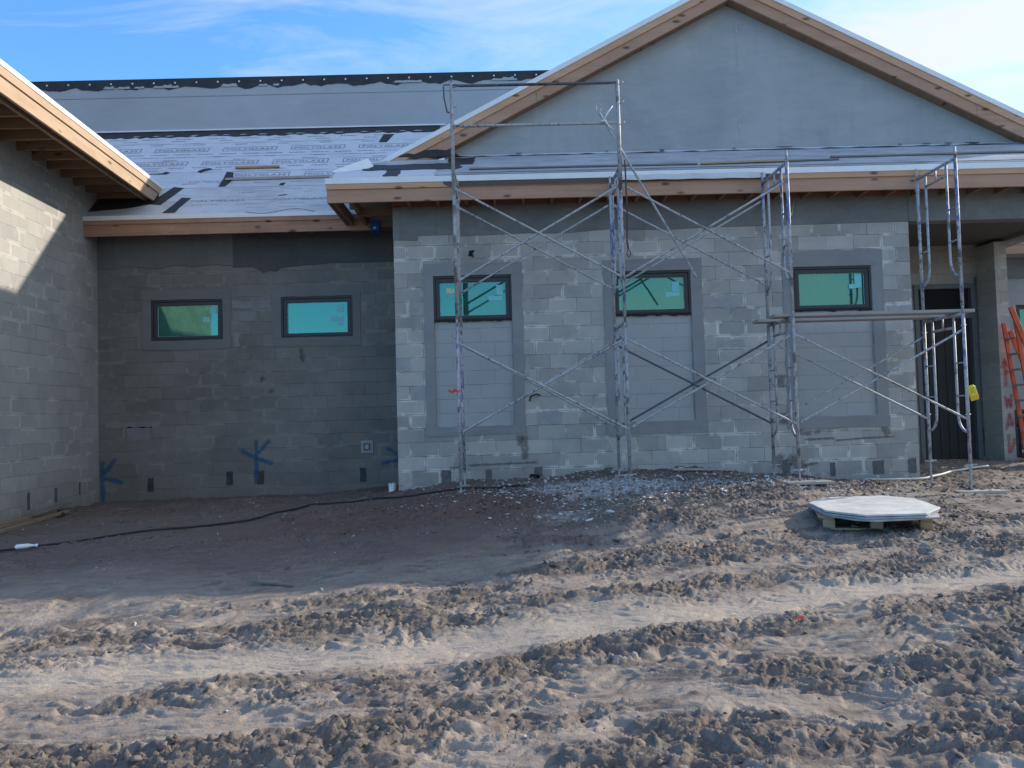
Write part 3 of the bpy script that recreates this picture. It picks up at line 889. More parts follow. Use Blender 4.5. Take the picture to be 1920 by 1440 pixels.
for k, (a, b) in enumerate(AX):
    m = MB()
    o0, o1, oz0, oz1 = a - 0.145, b + 0.125, 2.16, 3.13
    y0, y1 = 1.294, 1.3035
    m.prism(ragged(o0, a - 0.002, 2.306, 2.969, 0.006, 0.15, k), 'y', y0, y1)
    m.prism(ragged(b + 0.002, o1, 2.306, 2.969, 0.006, 0.15, k + 5), 'y', y0, y1)
    m.prism(ragged(o0 - 0.01, o1 + 0.01, 2.97, oz1, 0.008, 0.15, k + 9), 'y', y0 - 0.001, y1)
    m.prism(ragged(o0, o1, oz0, 2.305, 0.008, 0.15, k + 13), 'y', y0 - 0.001, y1)
    m.build("cement_surround", M_PATCH_A, house)

# outlet hood on the recessed wall
v = MB()
v.box(-2.315, -2.12, 1.285, 1.3035, 0.42, 0.625).box(-2.285, -2.15, 1.272, 1.285, 0.45, 0.595)
v = v.build("outlet_box", mat_plain("outlet_grey", (0.30, 0.31, 0.32), 0.6), house, bevel=0.004)
MB().box(-2.27, -2.165, 1.268, 1.272, 0.468, 0.577).build("outlet_opening", mat_plain("outlet_dark", (0.07, 0.075, 0.08), 0.6), v)
MB().box(-2.25, -2.185, 1.258, 1.268, 0.485, 0.56).build("outlet_flap", mat_plain("outlet_grey2", (0.33, 0.34, 0.35), 0.6), v, bevel=0.003)

# open cells at the foot of the block walls
rr = random.Random(3)
M_CELL = mat_plain('open_cells', (0.115, 0.115, 0.118), 0.9, 0, 0.3, 12)
for (x, wd, z0, z1) in [(-0.93, 0.14, -0.02, 0.2), (-0.30, 0.09, 0.02, 0.2), (0.40, 0.115, 0.03, 0.215), (1.42, 0.12, 0.1, 0.18), (2.42, 0.12, 0.1, 0.17), (3.98, 0.10, -0.06, 0.17), (4.66, 0.075, -0.04, 0.16), (5.28, 0.16, -0.03, 0.17), (5.79, 0.12, -0.02, 0.19)]:
    MB().prism(ragged(x, x + wd, z0, z1, 0.006, 0.05, int(x * 50)), 'y', -0.004, -0.0005).build('open_cell', M_CELL, house)
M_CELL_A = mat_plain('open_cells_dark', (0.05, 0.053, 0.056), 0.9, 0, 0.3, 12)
for x, wd in [(-5.72, 0.09), (-4.47, 0.10), (-3.98, 0.11), (-2.34, 0.10)]:
    MB().prism(ragged(x, x + wd, -0.03 if x > -5 else -0.10, 0.19 if x > -5 else 0.12, 0.006, 0.05, int(x * 50)), 'y', 1.2995, 1.3035).build('open_cell', M_CELL_A, house)

# ------------------------------------------------------------------ spray marks and smears (thin paint films)
def strokes(name, lines, mat, parent, y, wd=0.03, soft=2.2, plane='y', jit=0.3, seed=1, apart=False):
    rr = random.Random(seed)
    m = MB()
    for li, ln in enumerate(lines):
        pts = [Vector((p[0], p[1])) for p in ln]
        lw = wd
        # resample
        dense = []
        for a, b in zip(pts[:-1], pts[1:]):
            n = max(2, int((b - a).length / 0.03))
            for i in range(n):
                dense.append(a.lerp(b, i / n))
        dense.append(pts[-1])
        yy = y - 0.0004 * li
        rows = []
        for i, p in enumerate(dense):
            q0 = dense[max(0, i - 1)]; q1 = dense[min(len(dense) - 1, i + 1)]
            tdir = (q1 - q0).normalized(); nrm = Vector((-tdir.y, tdir.x))
            ww = lw * (1 + rr.uniform(-jit, jit))
            dn = 1.0 if 0 < i < len(dense) - 1 else 0.3
            rows.append([(p + nrm * ww * soft, 0.0), (p + nrm * ww * 0.8, dn), (p, dn), (p - nrm * ww * 0.8, dn), (p - nrm * ww * soft, 0.0)])
        vs, ds = [], []
        for r_ in rows:
            for (p, dn) in r_:
                vs.append((p.x, yy, p.y) if plane == 'y' else (yy, p.x, p.y)); ds.append(dn)
        fs = []
        for i in range(len(rows) - 1):
            for k in range(4):
                o = i * 5 + k
                fs.append((o, o + 1, o + 6, o + 5))
        m.add(vs, fs, ds)
        if apart:
            m.build(name, mat, parent, attr=True)
            m = MB()
    return None if apart else m.build(name, mat, parent, attr=True)

# blue K and star on the recessed wall, a third mark by the corner
strokes("spray_mark", [[(-6.44, 0.41), (-6.445, 0.18), (-6.43, -0.25)], [(-6.42, 0.20), (-6.30, 0.34), (-6.23, 0.45)], [(-6.42, 0.14), (-6.3, 0.11), (-6.10, 0.05)]], M_SPRAY_BLUE, house, 1.301, 0.024, 1.8, seed=2)
strokes("spray_mark", [[(-3.99, 0.68), (-3.99, 0.42), (-3.985, 0.10)], [(-3.97, 0.46), (-3.87, 0.57), (-3.77, 0.68)], [(-4.24, 0.53), (-4.1, 0.44), (-3.98, 0.39), (-3.72, 0.29)], [(-4.0, 0.22), (-3.99, -0.02)]], M_SPRAY_BLUE, house, 1.301, 0.021, 1.9, seed=3)
strokes("spray_mark", [[(-1.93, 0.50), (-1.85, 0.47), (-1.74, 0.38)], [(-2.0, 0.24), (-1.85, 0.28), (-1.7, 0.30)]], M_SPRAY_BLUE, house, 1.301, 0.022, 1.6, seed=4)
# smears on the front wall
strokes("mortar_smear", [[(-0.55, 0.262), (0.1, 0.275), (0.45, 0.28)], [(-0.82, 0.235), (-0.66, 0.24)], [(4.75, 0.475), (5.2, 0.5), (5.62, 0.51)], [(4.3, 0.50), (4.75, 0.51)], [(4.28, 0.13), (4.5, 0.16)]], M_STAIN, house, -0.0025, 0.012, 1.7, jit=0.35, seed=5, apart=True)
strokes("mortar_smear", [[(0.21, 0.68), (0.2, 0.52)], [(0.27, 0.67), (0.275, 0.45), (0.27, 0.32)], [(5.43, 0.68), (5.5, 0.60), (5.52, 0.52)], [(4.28, 0.66), (4.26, 0.56)], [(4.5, 0.65), (4.5, 0.57)], [(4.36, 0.64), (4.37, 0.55)], [(4.68, 0.64), (4.68, 0.58)]], M_STAIN, house, -0.0028, 0.035, 1.8, jit=0.35, seed=6, apart=True)
strokes("mortar_smear", [[(3.90, 0.30), (4.0, 0.1), (4.1, 0.22), (4.3, 0.05)], [(3.98, 1.25), (4.0, 1.45)], [(4.0, 0.72), (4.02, 0.9)]], M_STAIN, house, -0.003, 0.06, 1.9, jit=0.35, seed=7, apart=True)
M_WASH = mat_stucco("mortar_wash", (0.27, 0.28, 0.285), (0.38, 0.39, 0.39), 5.0, 0.4)
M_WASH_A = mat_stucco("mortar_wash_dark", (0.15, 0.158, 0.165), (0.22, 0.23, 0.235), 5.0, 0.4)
for k, (x0, x1, z0, z1) in enumerate([(-1.53, -1.33, 1.64, 1.80), (-1.34, -1.17, 1.22, 1.40), (-1.32, -1.20, 2.45, 2.70), (0.34, 0.42, 2.42, 2.75), (0.33, 0.52, 2.26, 2.30), (0.32, 0.37, 1.44, 1.78), (3.0, 3.38, 2.44, 2.58), (5.66, 5.80, 1.9, 2.0), (5.58, 5.95, 0.84, 1.0), (3.1, 3.5, 1.86, 1.97), (0.45, 0.83, 0.83, 1.0), (5.6, 5.9, 2.26, 2.40)]):
    MB().prism(ragged(x0, x1, z0, z1, 0.014, 0.05, 60 + k), 'y', -0.003, -0.0005).build("mortar_wash", M_WASH, house)
for k, (x0, x1, z0, z1) in enumerate([(-6.38, -5.52, 0.93, 1.02), (-6.05, -5.66, 0.73, 0.93), (-4.34, -3.72, 2.80, 2.92), (-4.33, -3.95, 2.60, 2.74), (-4.32, -4.24, 2.2, 2.42), (-2.26, -2.18, 2.7, 2.85)]):
    MB().prism(ragged(x0, x1, z0, z1, 0.016, 0.06, 80 + k), 'y', 1.3005, 1.3035).build("mortar_wash", M_WASH_A, house)
strokes("mortar_smear", [[(-3.25, 2.14), (-3.22, 1.9)], [(-3.9, 1.7), (-3.85, 1.62)], [(-3.75, 1.5), (-3.72, 1.42)]], M_STAIN, house, 1.3003, 0.03, 1.6, jit=0.5, seed=10, apart=True)
# red letters and arrow down the column face, damp band and green paint on the wall beside it
strokes("spray_mark", [[(8.50, 1.22), (8.51, 1.55), (8.50, 1.68)], [(8.45, 1.52), (8.50, 1.69), (8.575, 1.52)], [(8.50, 1.43), (8.58, 1.50)]], M_SPRAY_RED, house, 1.877, 0.020, 2.0, seed=11)
strokes("spray_mark", [[(8.47, 1.08), (8.50, 0.86), (8.535, 1.0), (8.57, 0.86), (8.59, 1.10)], [(8.48, 1.02), (8.60, 0.96)]], M_SPRAY_RED, house, 1.8765, 0.018, 2.1, seed=12)
strokes("spray_mark", [[(8.47, 0.48), (8.54, 0.76), (8.595, 0.52)], [(8.49, 0.58), (8.60, 0.58)]], M_SPRAY_RED, house, 1.876, 0.018, 2.1, seed=13)
strokes("spray_mark", [[(8.50, 0.42), (8.51, 0.08)], [(8.51, 0.10), (8.57, 0.18), (8.605, 0.36)]], M_SPRAY_RED, house, 1.8755, 0.020, 2.1, seed=14)
strokes("damp_stain", [[(8.46, 0.55), (8.40, 0.40), (8.44, 0.25)], [(8.47, 0.40), (8.50, 0.2), (8.46, 0.02)]], M_WET, house, 2.397, 0.05, 1.7, jit=0.4, seed=15)
strokes("damp_stain", [[(8.415, 3.2), (8.415, 1.0), (8.415, 0.0)]], M_WET, house, 2.3965, 0.035, 1.8, jit=0.2, seed=16)

# ------------------------------------------------------------------ eaves
def fascia_x(x0, x1, y, zb, mat, parent, zmid, ztop, zwhite, drop=0.0):
    lo = MB().box(x0, x1, y, y + 0.038, zb, zmid + 0.03).build("fascia", mat, parent, bevel=0.003)
    MB().box(x0 - 0.012, x1, y - 0.020, y - 0.0005, zmid, ztop).build("fascia_trim", M_TRIM if mat is M_FASCIA else mat, lo, bevel=0.003)
    d = MB()
    d.box(x0 - 0.016, x1, y - 0.028, y - 0.022, ztop - 0.006, zwhite).box(x0 - 0.016, x1, y - 0.022, y + 0.13, zwhite - 0.005, zwhite + 0.001)
    d.build("drip_edge", M_WHITE, lo)
    return lo

EB = -0.45
fascia_x(-2.395, 9.3, EB, 3.985, M_FASCIA, house, 4.168, 4.25, 4.325)
fascia_x(-6.62, -2.0, 0.85, 3.915, M_FASCIA_A, house, 4.09, 4.165, 4.228)
# left return of the skirt, running back to the recessed eave
MB().box(-2.39, -2.352, EB + 0.04, 0.84, 3.985, 4.21).build("fascia", M_RAFTER, house)
MB().box(-2.33, -2.28, EB + 0.04, 0.84, 3.985, 4.14).box(-2.1, -2.05, EB + 0.04, 1.25, 3.99, 4.13).build("barge_rafter", M_RAFTER, house)
MB().box(-2.05, -1.56, 0.30, 0.35, 3.99, 4.12).build("lookout", M_RAFTER_X, house)
MB().box(-2.05, -1.56, 0.80, 0.85, 3.94, 4.10).build("lookout", M_RAFTER_X, house)
# blue junction box in the corner under the eave
jb = MB().box(-1.98, -1.84, 0.62, 0.74, 3.84, 4.0).build("junction_box", M_BLUEBOX, house, bevel=0.01)
MB().box(-1.935, -1.895, 0.615, 0.6198, 3.87, 3.905).build("indicator", M_CYAN, jb)
# rafter tails under the front eave
for k in range(26):
    x = -1.3 + 0.4064 * k
    m = MB().prism([(EB + 0.04, 4.00), (-0.0125, 4.00), (-0.0125, 4.34), (EB + 0.04, 4.16)], 'x', x, x + 0.038)
    m.build("rafter_tail", M_RAFTER, house)
MB().box(-1.55, 9.0, -0.0115, 0.02, 4.022, 4.33).build("blocking", mat_wood("blocking_redwood", (0.20, 0.085, 0.05), (0.30, 0.14, 0.085), 0, True), house)
# rafter tails under the recessed eave
for k in range(11):
    x = -6.3 + 0.4064 * k
    MB().prism([(0.89, 3.93), (1.288, 4.0), (1.288, 4.5), (0.89, 4.10)], 'x', x, x + 0.038).build("rafter_tail", M_RAFTER, house)

# skirt roof in front of the gable
def slab(pts, th, name, mat, parent, smooth=False):
    n = Vector(pts[1]).__sub__(Vector(pts[0])).cross(Vector(pts[2]) - Vector(pts[0])).normalized()
    if n.z < 0: n = -n
    top = [Vector(p) for p in pts]; bot = [p - n * th for p in top]
    k = len(pts)
    f = [tuple(range(k)), tuple(reversed(range(k, 2 * k)))] + [((i + 1) % k, i, i + k, (i + 1) % k + k) for i in range(k)]
    return MB().add(top + bot, f).build(name, mat, parent)

def skz(y): return 4.305 + 0.55 * (y - EB)
def raz(y): return 4.222 + 0.86 * (y - 0.85)
skirt = slab([(-2.40, EB - 0.01, skz(EB - 0.01)), (9.3, EB - 0.01, skz(EB - 0.01)), (9.3, 1.1, skz(1.1)), (-1.45, 1.0, skz(1.0)), (-2.40, 0.18, skz(0.18))], 0.05, "skirt_roof", M_SKIRT, house)
slab([(-2.34, EB + 0.04, skz(EB) - 0.06), (9.0, EB + 0.04, skz(EB) - 0.06), (9.0, 0.84, skz(0.80) - 0.06), (-1.60, 0.80, skz(0.80) - 0.06), (-2.34, 0.15, skz(0.15) - 0.06)], 0.012, 'eave_sheathing', M_SHEATH, house)
MB().box(-2.34, -1.3, 0.86, 0.90, 3.9, 4.55).build('eave_sheathing', M_SHEATH, house)
def on_skirt(x, y, h=0.004): return (x, y, skz(y) + h)
# white flashing strip along the foot of the gable and torn black strips
g = MB()
rr = random.Random(8)
n = 60
up, dn = [], []
for i in range(n + 1):
    x = -0.75 + i * (9.2 + 0.75) / n
    up.append((x, 0.985, skz(0.985) + 0.012)); dn.append((x, 0.90 - rr.uniform(0.0, 0.05), skz(0.87) + 0.02))
g.add(up + dn, [(i, i + 1, n + 2 + i, n + 1 + i) for i in range(n)])
g.build("base_flashing", M_MEMB, skirt)
b = MB()
for (x, wd, ln) in [(0.28, .10, .05), (2.55, .09, .07), (3.72, .05, .05), (4.42, .26, .03), (6.36, .05, .05), (6.75, .14, .03), (7.1, .12, .05), (7.42, .25, .06), (1.7, .05, .03)]:
    poly = [(x, 0.94), (x + wd, 0.935), (x + wd * 0.8, 0.94 - ln), (x + wd * 0.3, 0.93 - ln * 1.1)]
    b = MB()
    b.add([on_skirt(p[0], p[1], 0.04) for p in poly] + [on_skirt(p[0], p[1], 0.034) for p in poly], [(0, 1, 2, 3), (7, 6, 5, 4), (0, 4, 5, 1), (1, 5, 6, 2), (2, 6, 7, 3), (3, 7, 4, 0)])
    b.build('torn_strip', M_BLACK, skirt)
# lap lines of the membrane
M_LAP = mat_plain('lap_grey', (0.17, 0.18, 0.20), 0.7)
M_LAP2 = mat_plain('lap_line_grey', (0.33, 0.35, 0.40), 0.7)
for (x0, x1, y) in [(-0.9, 9.2, -0.33), (-0.6, 9.2, -0.21)]:
    n = 50
    a0 = [on_skirt(x0 + (x1 - x0) * i / n, y + 0.008 * math.sin(i * 1.7), 0.003) for i in range(n + 1)]
    a1 = [on_skirt(p[0], y - 0.02 + 0.008 * math.sin(i * 1.7 + 0.4), 0.014) for i, p in enumerate(a0)]
    MB().add(a0 + a1, [(i, i + 1, n + 2 + i, n + 1 + i) for i in range(n)]).build('membrane_lap', M_LAP, skirt)
# black bitumen patch and white membrane at the left end of the skirt
def sheet_on(fn, poly, h, th, name, mat, parent):
    v = [fn(p[0], p[1], h) for p in poly] + [fn(p[0], p[1], h - th) for p in poly]
    k = len(poly)
    return MB().add(v, [tuple(range(k)), tuple(reversed(range(k, 2 * k)))] + [((i + 1) % k, i, i + k, (i + 1) % k + k) for i in range(k)]).build(name, mat, parent)

sheet_on(on_skirt, ragged(-2.36, -0.9, -0.36, 0.05, 0.02, 0.15, 2), 0.005, 0.003, "membrane_sheet", M_MEMB, skirt)
sheet_on(on_skirt, ragged(-1.63, -1.42, -0.34, 0.06, 0.02, 0.08, 5), 0.009, 0.003, "bitumen_patch", M_BLACK, skirt)
sheet_on(on_skirt, ragged(-2.0, -0.55, 0.06, 0.42, 0.04, 0.12, 6), 0.010, 0.003, "bitumen_patch", M_BLACK, skirt)
sheet_on(on_skirt, ragged(-0.75, -0.35, 0.35, 0.80, 0.03, 0.1, 7), 0.012, 0.003, "bitumen_patch", M_BLACK, skirt)

# gable wall, roof planes, rake boards
AX_, AZ = 3.72, 7.80
SL = 0.512
GY = 1.0
def rz(x, off=0.0): return AZ - SL * abs(x - AX_) - off
poly = [(-2.2, rz(-2.2, 0.30)), (AX_, AZ - 0.30), (9.5, rz(9.5, 0.30)), (9.5, 4.0), (-2.2, 4.0)]
MB().prism(poly, 'y', GY, GY + 0.2).build("gable_wall", M_STUCCO_GABLE, house)
RY = 0.76
M_SEAM = mat_plain('stucco_seam', (0.36, 0.385, 0.395), 0.9, 0, 0.2, 9)
MB().prism(ragged(3.865, 3.885, 5.2, 7.2, 0.004, 0.1, 5), 'y', GY - 0.003, GY - 0.0004).build('stucco_seam', M_SEAM, house)
slab([(-2.35, RY, rz(-2.35)), (AX_, RY, AZ), (AX_, 8.0, AZ), (-2.35, 8.0, rz(-2.35))], 0.04, "gable_roof", M_MEMB, house)
slab([(9.75, RY, rz(9.75)), (AX_, RY, AZ), (AX_, 8.0, AZ), (9.75, 8.0, rz(9.75))], 0.04, "gable_roof", M_MEMB, house)
cs = math.sqrt(1 + SL * SL)
def rake(xa, xb, o0, o1, y0, y1, name, mat, parent, bev=0.003, ext=0.0):
    p = [(xa, rz(xa, o0 * cs)), (xb, rz(xb, o0 * cs)), (xb, rz(xb, o1 * cs)), (xa, rz(xa, o1 * cs))]
    return MB().prism(p, 'y', y0, y1).build(name, mat, parent, bevel=bev)
for (xa, xb) in ((-2.02, AX_), (9.7, AX_)):
    k = rake(xa if xa > 0 else -1.42, xb, 0.145, 0.325, RY + 0.022, RY + 0.06, "rake_board", M_FASCIA, house)
    rake(xa if xa > 0 else -1.75, xb, 0.06, 0.165, RY, RY + 0.0215, "rake_trim", M_TRIM, k)
    rake(xa - 0.02 if xa < 0 else xa, xb, -0.012, 0.062, RY - 0.012, RY - 0.002, "drip_edge", M_WHITE, k, 0.0)
    # thin butt joints of the rake boards
    xj = 0.62 if xa < 0 else 7.55
    rake(xj, xj + 0.012, 0.17, 0.323, RY + 0.0205, RY + 0.0218, "board_joint", M_GREYWOOD, k, 0.0)
# soffit of the rake
slab([(-1.4, RY + 0.06, rz(-1.4, 0.345)), (AX_, RY + 0.06, AZ - 0.345), (AX_, GY, AZ - 0.345), (-1.4, GY, rz(-1.4, 0.345))], 0.01, "rake_soffit", M_RAFTER, house)
slab([(9.6, RY + 0.06, rz(9.6, 0.345)), (AX_, RY + 0.06, AZ - 0.345), (AX_, GY, AZ - 0.345), (9.6, GY, rz(9.6, 0.345))], 0.01, "rake_soffit", M_RAFTER, house)
# cut ends of the left rake: exposed lumber, black felt, bent white metal
MB().prism([(-1.72, 4.86), (-0.98, 4.98), (-0.96, 5.14), (-1.35, 5.12), (-1.75, 4.95)], 'y', RY + 0.03, RY + 0.12).build("exposed_lumber", mat_wood("exposed_lumber", (0.34, 0.19, 0.11), (0.5, 0.31, 0.19), 0, True, stain=0.6), house)
MB().prism([(-1.60, 5.02), (-1.40, 5.08), (-1.3, 5.06), (-1.15, 5.12), (-0.95, 5.13), (-0.70, 5.10), (-0.60, 5.02), (-0.8, 5.03), (-1.0, 5.0), (-1.15, 5.02), (-1.3, 4.99), (-1.42, 5.02)], 'y', RY - 0.004, RY + 0.028).build("torn_felt", M_BLACK, house)
MB().prism([(-2.0, 4.835), (-1.75, 4.90), (-1.0, 4.925), (-0.90, 4.97), (-0.83, 4.985), (-0.83, 4.855), (-1.7, 4.82)], 'y', RY - 0.03, RY - 0.024).build("bent_flashing", M_WHITE, house)

# recessed roof with printed membrane
def roofA_pt(x, y, h=0.004): return (x, y, raz(y) + h)
CY = 3.6
roofA = slab([(-9.0, 0.84, raz(0.84)), (-1.2, 0.84, raz(0.84)), (-1.2, CY, raz(CY)), (-9.0, CY, raz(CY))], 0.05, "main_roof", M_MEMB, house)
sheet_on(roofA_pt, [(-7.2, 0.86), (-2.0, 0.86), (-2.0, 1.78), (-4.62, 1.78), (-4.66, 1.60), (-5.54, 1.60), (-7.2, 1.58)], 0.004, 0.003, "membrane_sheet", M_MEMB_LOW, roofA)
for (x0, x1, y) in [(-7.0, -2.0, 1.60), (-7.0, -2.0, 2.10), (-7.0, -2.0, 2.62), (-7.0, -2.0, 3.12), (-7, -2, 1.22)]:
    n = 40
    a0 = [roofA_pt(x0 + (x1 - x0) * i / n, y + 0.004 * math.sin(i * 1.3), 0.0045) for i in range(n + 1)]
    a1 = [roofA_pt(p[0], y - 0.010, 0.008) for p in a0]
    MB().add(a0 + a1, [(i, i + 1, n + 2 + i, n + 1 + i) for i in range(n)]).build('membrane_lap', M_LAP2, roofA)
def onpoly(poly, h=0.009):
    v = [roofA_pt(p[0], p[1], h) for p in poly] + [roofA_pt(p[0], p[1], h - 0.003) for p in poly]
    k = len(poly)
    MB().add(v, [tuple(range(k)), tuple(reversed(range(k, 2 * k)))] + [((i + 1) % k, i, i + k, (i + 1) % k + k) for i in range(k)]).build('bitumen_patch', M_BLACK, roofA)
onpoly([(-4.66, 1.62), (-4.55, 1.62), (-4.48, 1.82), (-4.56, 2.06), (-4.68, 2.08), (-4.66, 1.85)])
onpoly([(-5.28, 0.90), (-5.08, 0.90), (-5.06, 1.05), (-4.98, 1.30), (-5.14, 1.32), (-5.2, 1.1)])
onpoly([(-5.62, 1.16), (-5.40, 1.12), (-5.22, 1.60), (-5.40, 1.64)])
onpoly([(-6.5, 0.98), (-5.9, 1.05), (-5.55, 1.16), (-5.5, 1.3), (-5.65, 1.62), (-6.6, 1.72)])
onpoly([(-5.20, 2.12), (-5.12, 2.06), (-5.08, 2.12), (-4.96, 2.18), (-5.02, 2.22), (-5.12, 2.2)])
onpoly([(-6.05, 2.06), (-5.70, 2.05), (-5.66, 2.10), (-5.74, 2.13), (-5.8, 2.08)])
onpoly([(-3.58, 1.30), (-3.45, 1.33), (-3.44, 1.35), (-3.56, 1.33)])
onpoly([(-3.66, 1.62), (-3.58, 1.61), (-3.56, 1.70), (-3.64, 1.69)])
onpoly([(-2.2, 3.0), (-2.05, 3.0), (-1.95, 3.3), (-2.15, 3.3)])
n = 80
rr = random.Random(5)
top = [(-8.9 + i * 7.8 / n, CY - 0.006) for i in range(n + 1)]
bot = [(-8.9 + i * 7.8 / n, CY - 0.20 - rr.uniform(0, 0.06)) for i in range(n, -1, -1)]
onpoly(top + bot, 0.012)
for k in range(16):
    x = -7.0 + k * 0.36 + rr.uniform(-0.1, 0.1)
    poly = [(x, CY - 0.205), (x + rr.uniform(0.08, 0.22), CY - 0.20), (x + 0.16, CY - 0.185), (x + 0.05, CY - 0.18)]
    MB().add([roofA_pt(p[0], p[1], 0.016) for p in poly], [(0, 1, 2, 3)]).build('membrane_scrap', M_MEMB, roofA)
# printing on the membrane
def text_mesh(body, width, height, spacing=1.0):
    cu = bpy.data.curves.new("txt", 'FONT')
    cu.body = body
    cu.resolution_u = 2
    cu.space_character = spacing
    o = bpy.data.objects.new("txt", cu)
    me = bpy.data.meshes.new_from_object(o)
    v = np.array([x.co[:] for x in me.vertices])
    f = [tuple(p.vertices) for p in me.polygons]
    bpy.data.objects.remove(o); bpy.data.curves.remove(cu); bpy.data.meshes.remove(me)
    v = v - v.min(0)
    return v[:, 0] / v[:, 0].max() * width, v[:, 1] / v[:, 1].max() * height, f

tx, ty, tf = text_mesh("POLYGLASS", 0.86, 0.060, 1.05)
pr, pf = M_PRINT, M_PRINT_FADED
def put_text(mt, x, y, sc=1.0, box=True):
    m = MB()
    m.add([roofA_pt(x + a * sc, y + b * sc, 0.007) for a, b in zip(tx, ty)], tf)
    if not box:
        m.build('printed_name', mt, roofA)
    if box:
        t_ = 0.008
        for (x0, x1, y0, y1) in ((-.06, .92, -.035, -.035 + t_), (-.06, .92, .095, .095 + t_), (-.06, -.045, -.025, .095), (.905, .92, -.025, .095)):
            m.add([roofA_pt(x + p[0] * sc, y + p[1] * sc, 0.0065) for p in ((x0, y0), (x1, y0), (x1, y1), (x0, y1))], [(0, 1, 2, 3)])
        m.build('printed_name', mt, roofA)
def dashes(mt, y, x0, pitch, ln, hgt=0.016):
    x = x0
    m = MB()
    while x < -1.9:
        # a line of very small print reads as a broken dash
        q = x
        while q < x + ln:
            w_ = random.uniform(0.02, 0.06)
            m.add([roofA_pt(q, y, 0.0066), roofA_pt(min(q + w_, x + ln), y, 0.0066), roofA_pt(min(q + w_, x + ln), y + hgt, 0.0066), roofA_pt(q, y + hgt, 0.0066)], [(0, 1, 2, 3)])
            q += w_ + 0.012
        x += pitch
    m.build('fine_print', mt, roofA)
for (y, x0) in ((2.84, -7.44), (2.36, -6.40), (1.93, -7.0 + 0.03)):
    x = x0
    while x < -1.9:
        if not (y < 2.0 and x < -4.6):
            put_text(pr, x, y)
        x += 1.24
for (y, x0, p, l) in ((3.28, -7.3, .62, .32), (3.20, -7.0, .9, .25), (3.05, -7.2, .78, .22), (2.70, -7.1, .415, .30), (2.60, -6.9, .9, .2), (2.50, -7.2, 1.24, .25), (2.24, -7.0, .415, .28), (2.16, -7.2, 1.1, .2), (1.72, -7.1, .6, .25), (1.85, -7.2, 3.1, 0.6)):
    dashes(pr, y, x0, p, l)
for (y, x0, p, l) in ((1.5, -4.4, .8, .35), (1.42, -4.2, .5, .2), (1.1, -4.9, .7, .4), (1.0, -4.0, .5, .3)):
    dashes(pf, y, x0, p, l, 0.012)
put_text(pf, -3.62, 1.18, 1.0, False)
put_text(pf, -4.95, 1.18, 1.0, False)
put_text(pf, -5.2, 1.76, 0.7, False)

# raised wall behind the roof
cz0 = raz(CY)
cw = MB().box(-10.5, 5.2, CY, 8.5, cz0 - 0.6, 7.615).build("raised_wall", M_STUCCO_CLER, house)
MB().box(-10.5, -1.0, CY - 0.035, CY - 0.001, cz0 + 0.004, cz0 + 0.03).build("base_flashing", M_WHITE, cw)
MB().box(-10.5, 5.2, CY - 0.006, CY - 0.001, 7.27, 7.278).build("stucco_joint", mat_plain("joint_grey", (0.25, 0.26, 0.28), 0.8), cw)
n = 150
rr = random.Random(12)
pt = [(-10.5, 7.63), (5.2, 7.63)] + [(5.2 - i * 15.7 / n, 7.435 + (0.03 * math.sin(i * 0.9) + rr.uniform(-0.01, 0.035))) for i in range(n + 1)]
st = MB().prism(pt, 'y', CY - 0.012, CY - 0.0005).build("parapet_strip", M_BLACK, cw)
for k in range(28):
    x = -10.3 + 0.41 * k
    MB().box(x, x + 0.028, CY - 0.018, CY - 0.0125, 7.53, 7.558).build('nail_cap', M_WHITE, cw)
for k in range(26):
    x = -10 + rr.uniform(0, 15); wd = rr.uniform(0.1, 0.35)
    h_ = rr.uniform(0.03, 0.07)
    MB().prism([(x, 7.452), (x + wd * 0.5, 7.444), (x + wd, 7.45), (x + wd * 0.9, 7.45 + h_), (x + wd * 0.55, 7.452 + h_ * 0.6), (x + wd * 0.2, 7.45 + h_ * 0.9)], 'y', CY - 0.0145 - 0.0004 * k, CY - 0.0126).build('stucco_smear', M_STUCCO_CLER, cw)

# ------------------------------------------------------------------ left wing (slightly out of square)
LA = -0.0625
def lx(y, off=0.0): return -6.498 + off + LA * (y - 1.304)
LY0 = -2.72
def lbox(y0, y1, o0, o1, z0, z1, name, mat, parent, bev=0.0):
    v = []
    for z in (z0, z1):
        v += [(lx(y0, o0), y0, z), (lx(y0, o1), y0, z), (lx(y1, o1), y1, z), (lx(y1, o0), y1, z)]
    return MB().add(v, [(0, 3, 2, 1), (4, 5, 6, 7), (0, 1, 5, 4), (1, 2, 6, 5), (2, 3, 7, 6), (3, 0, 4, 7)]).build(name, mat, parent, bevel=bev)
lbox(LY0, 1.36, -0.2, 0.0, -0.7, 5.28, "side_wall", M_WALL_L, house)
_xa, _xb = lx(LY0, -6.0), lx(LY0, -0.2)
MB().prism([(_xa, -0.7), (_xb, -0.7), (_xb, 5.39), (_xa, 8.28)], 'y', LY0, LY0 + 0.2).build("side_wall", M_WALL_P, house)
OV = 0.93
lo = lbox(-3.4, 1.60, OV - 0.038, OV, 4.575, 4.80, "fascia", M_FASCIA_L, house, 0.003)
lbox(-3.42, 1.72, OV + 0.0005, OV + 0.021, 4.75, 4.858, "fascia_trim", M_FASCIA_L, lo, 0.003)
lbox(-3.44, 1.84, OV + 0.0225, OV + 0.030, 4.852, 4.912, "drip_edge", M_WHITE, lo)
lbox(-3.35, 1.35, OV - 0.16, OV - 0.115, 4.575, 4.625, "soffit_nailer", M_LUMBER_Y, house)
MB().beam((lx(-3.43, OV), -3.43, 4.76), (lx(-3.43, -6.0), -3.43, 4.76 + 0.5 * 6.93), 0.038, 0.23, (0, 0, 1)).build('rake_board', M_TRIM, house)
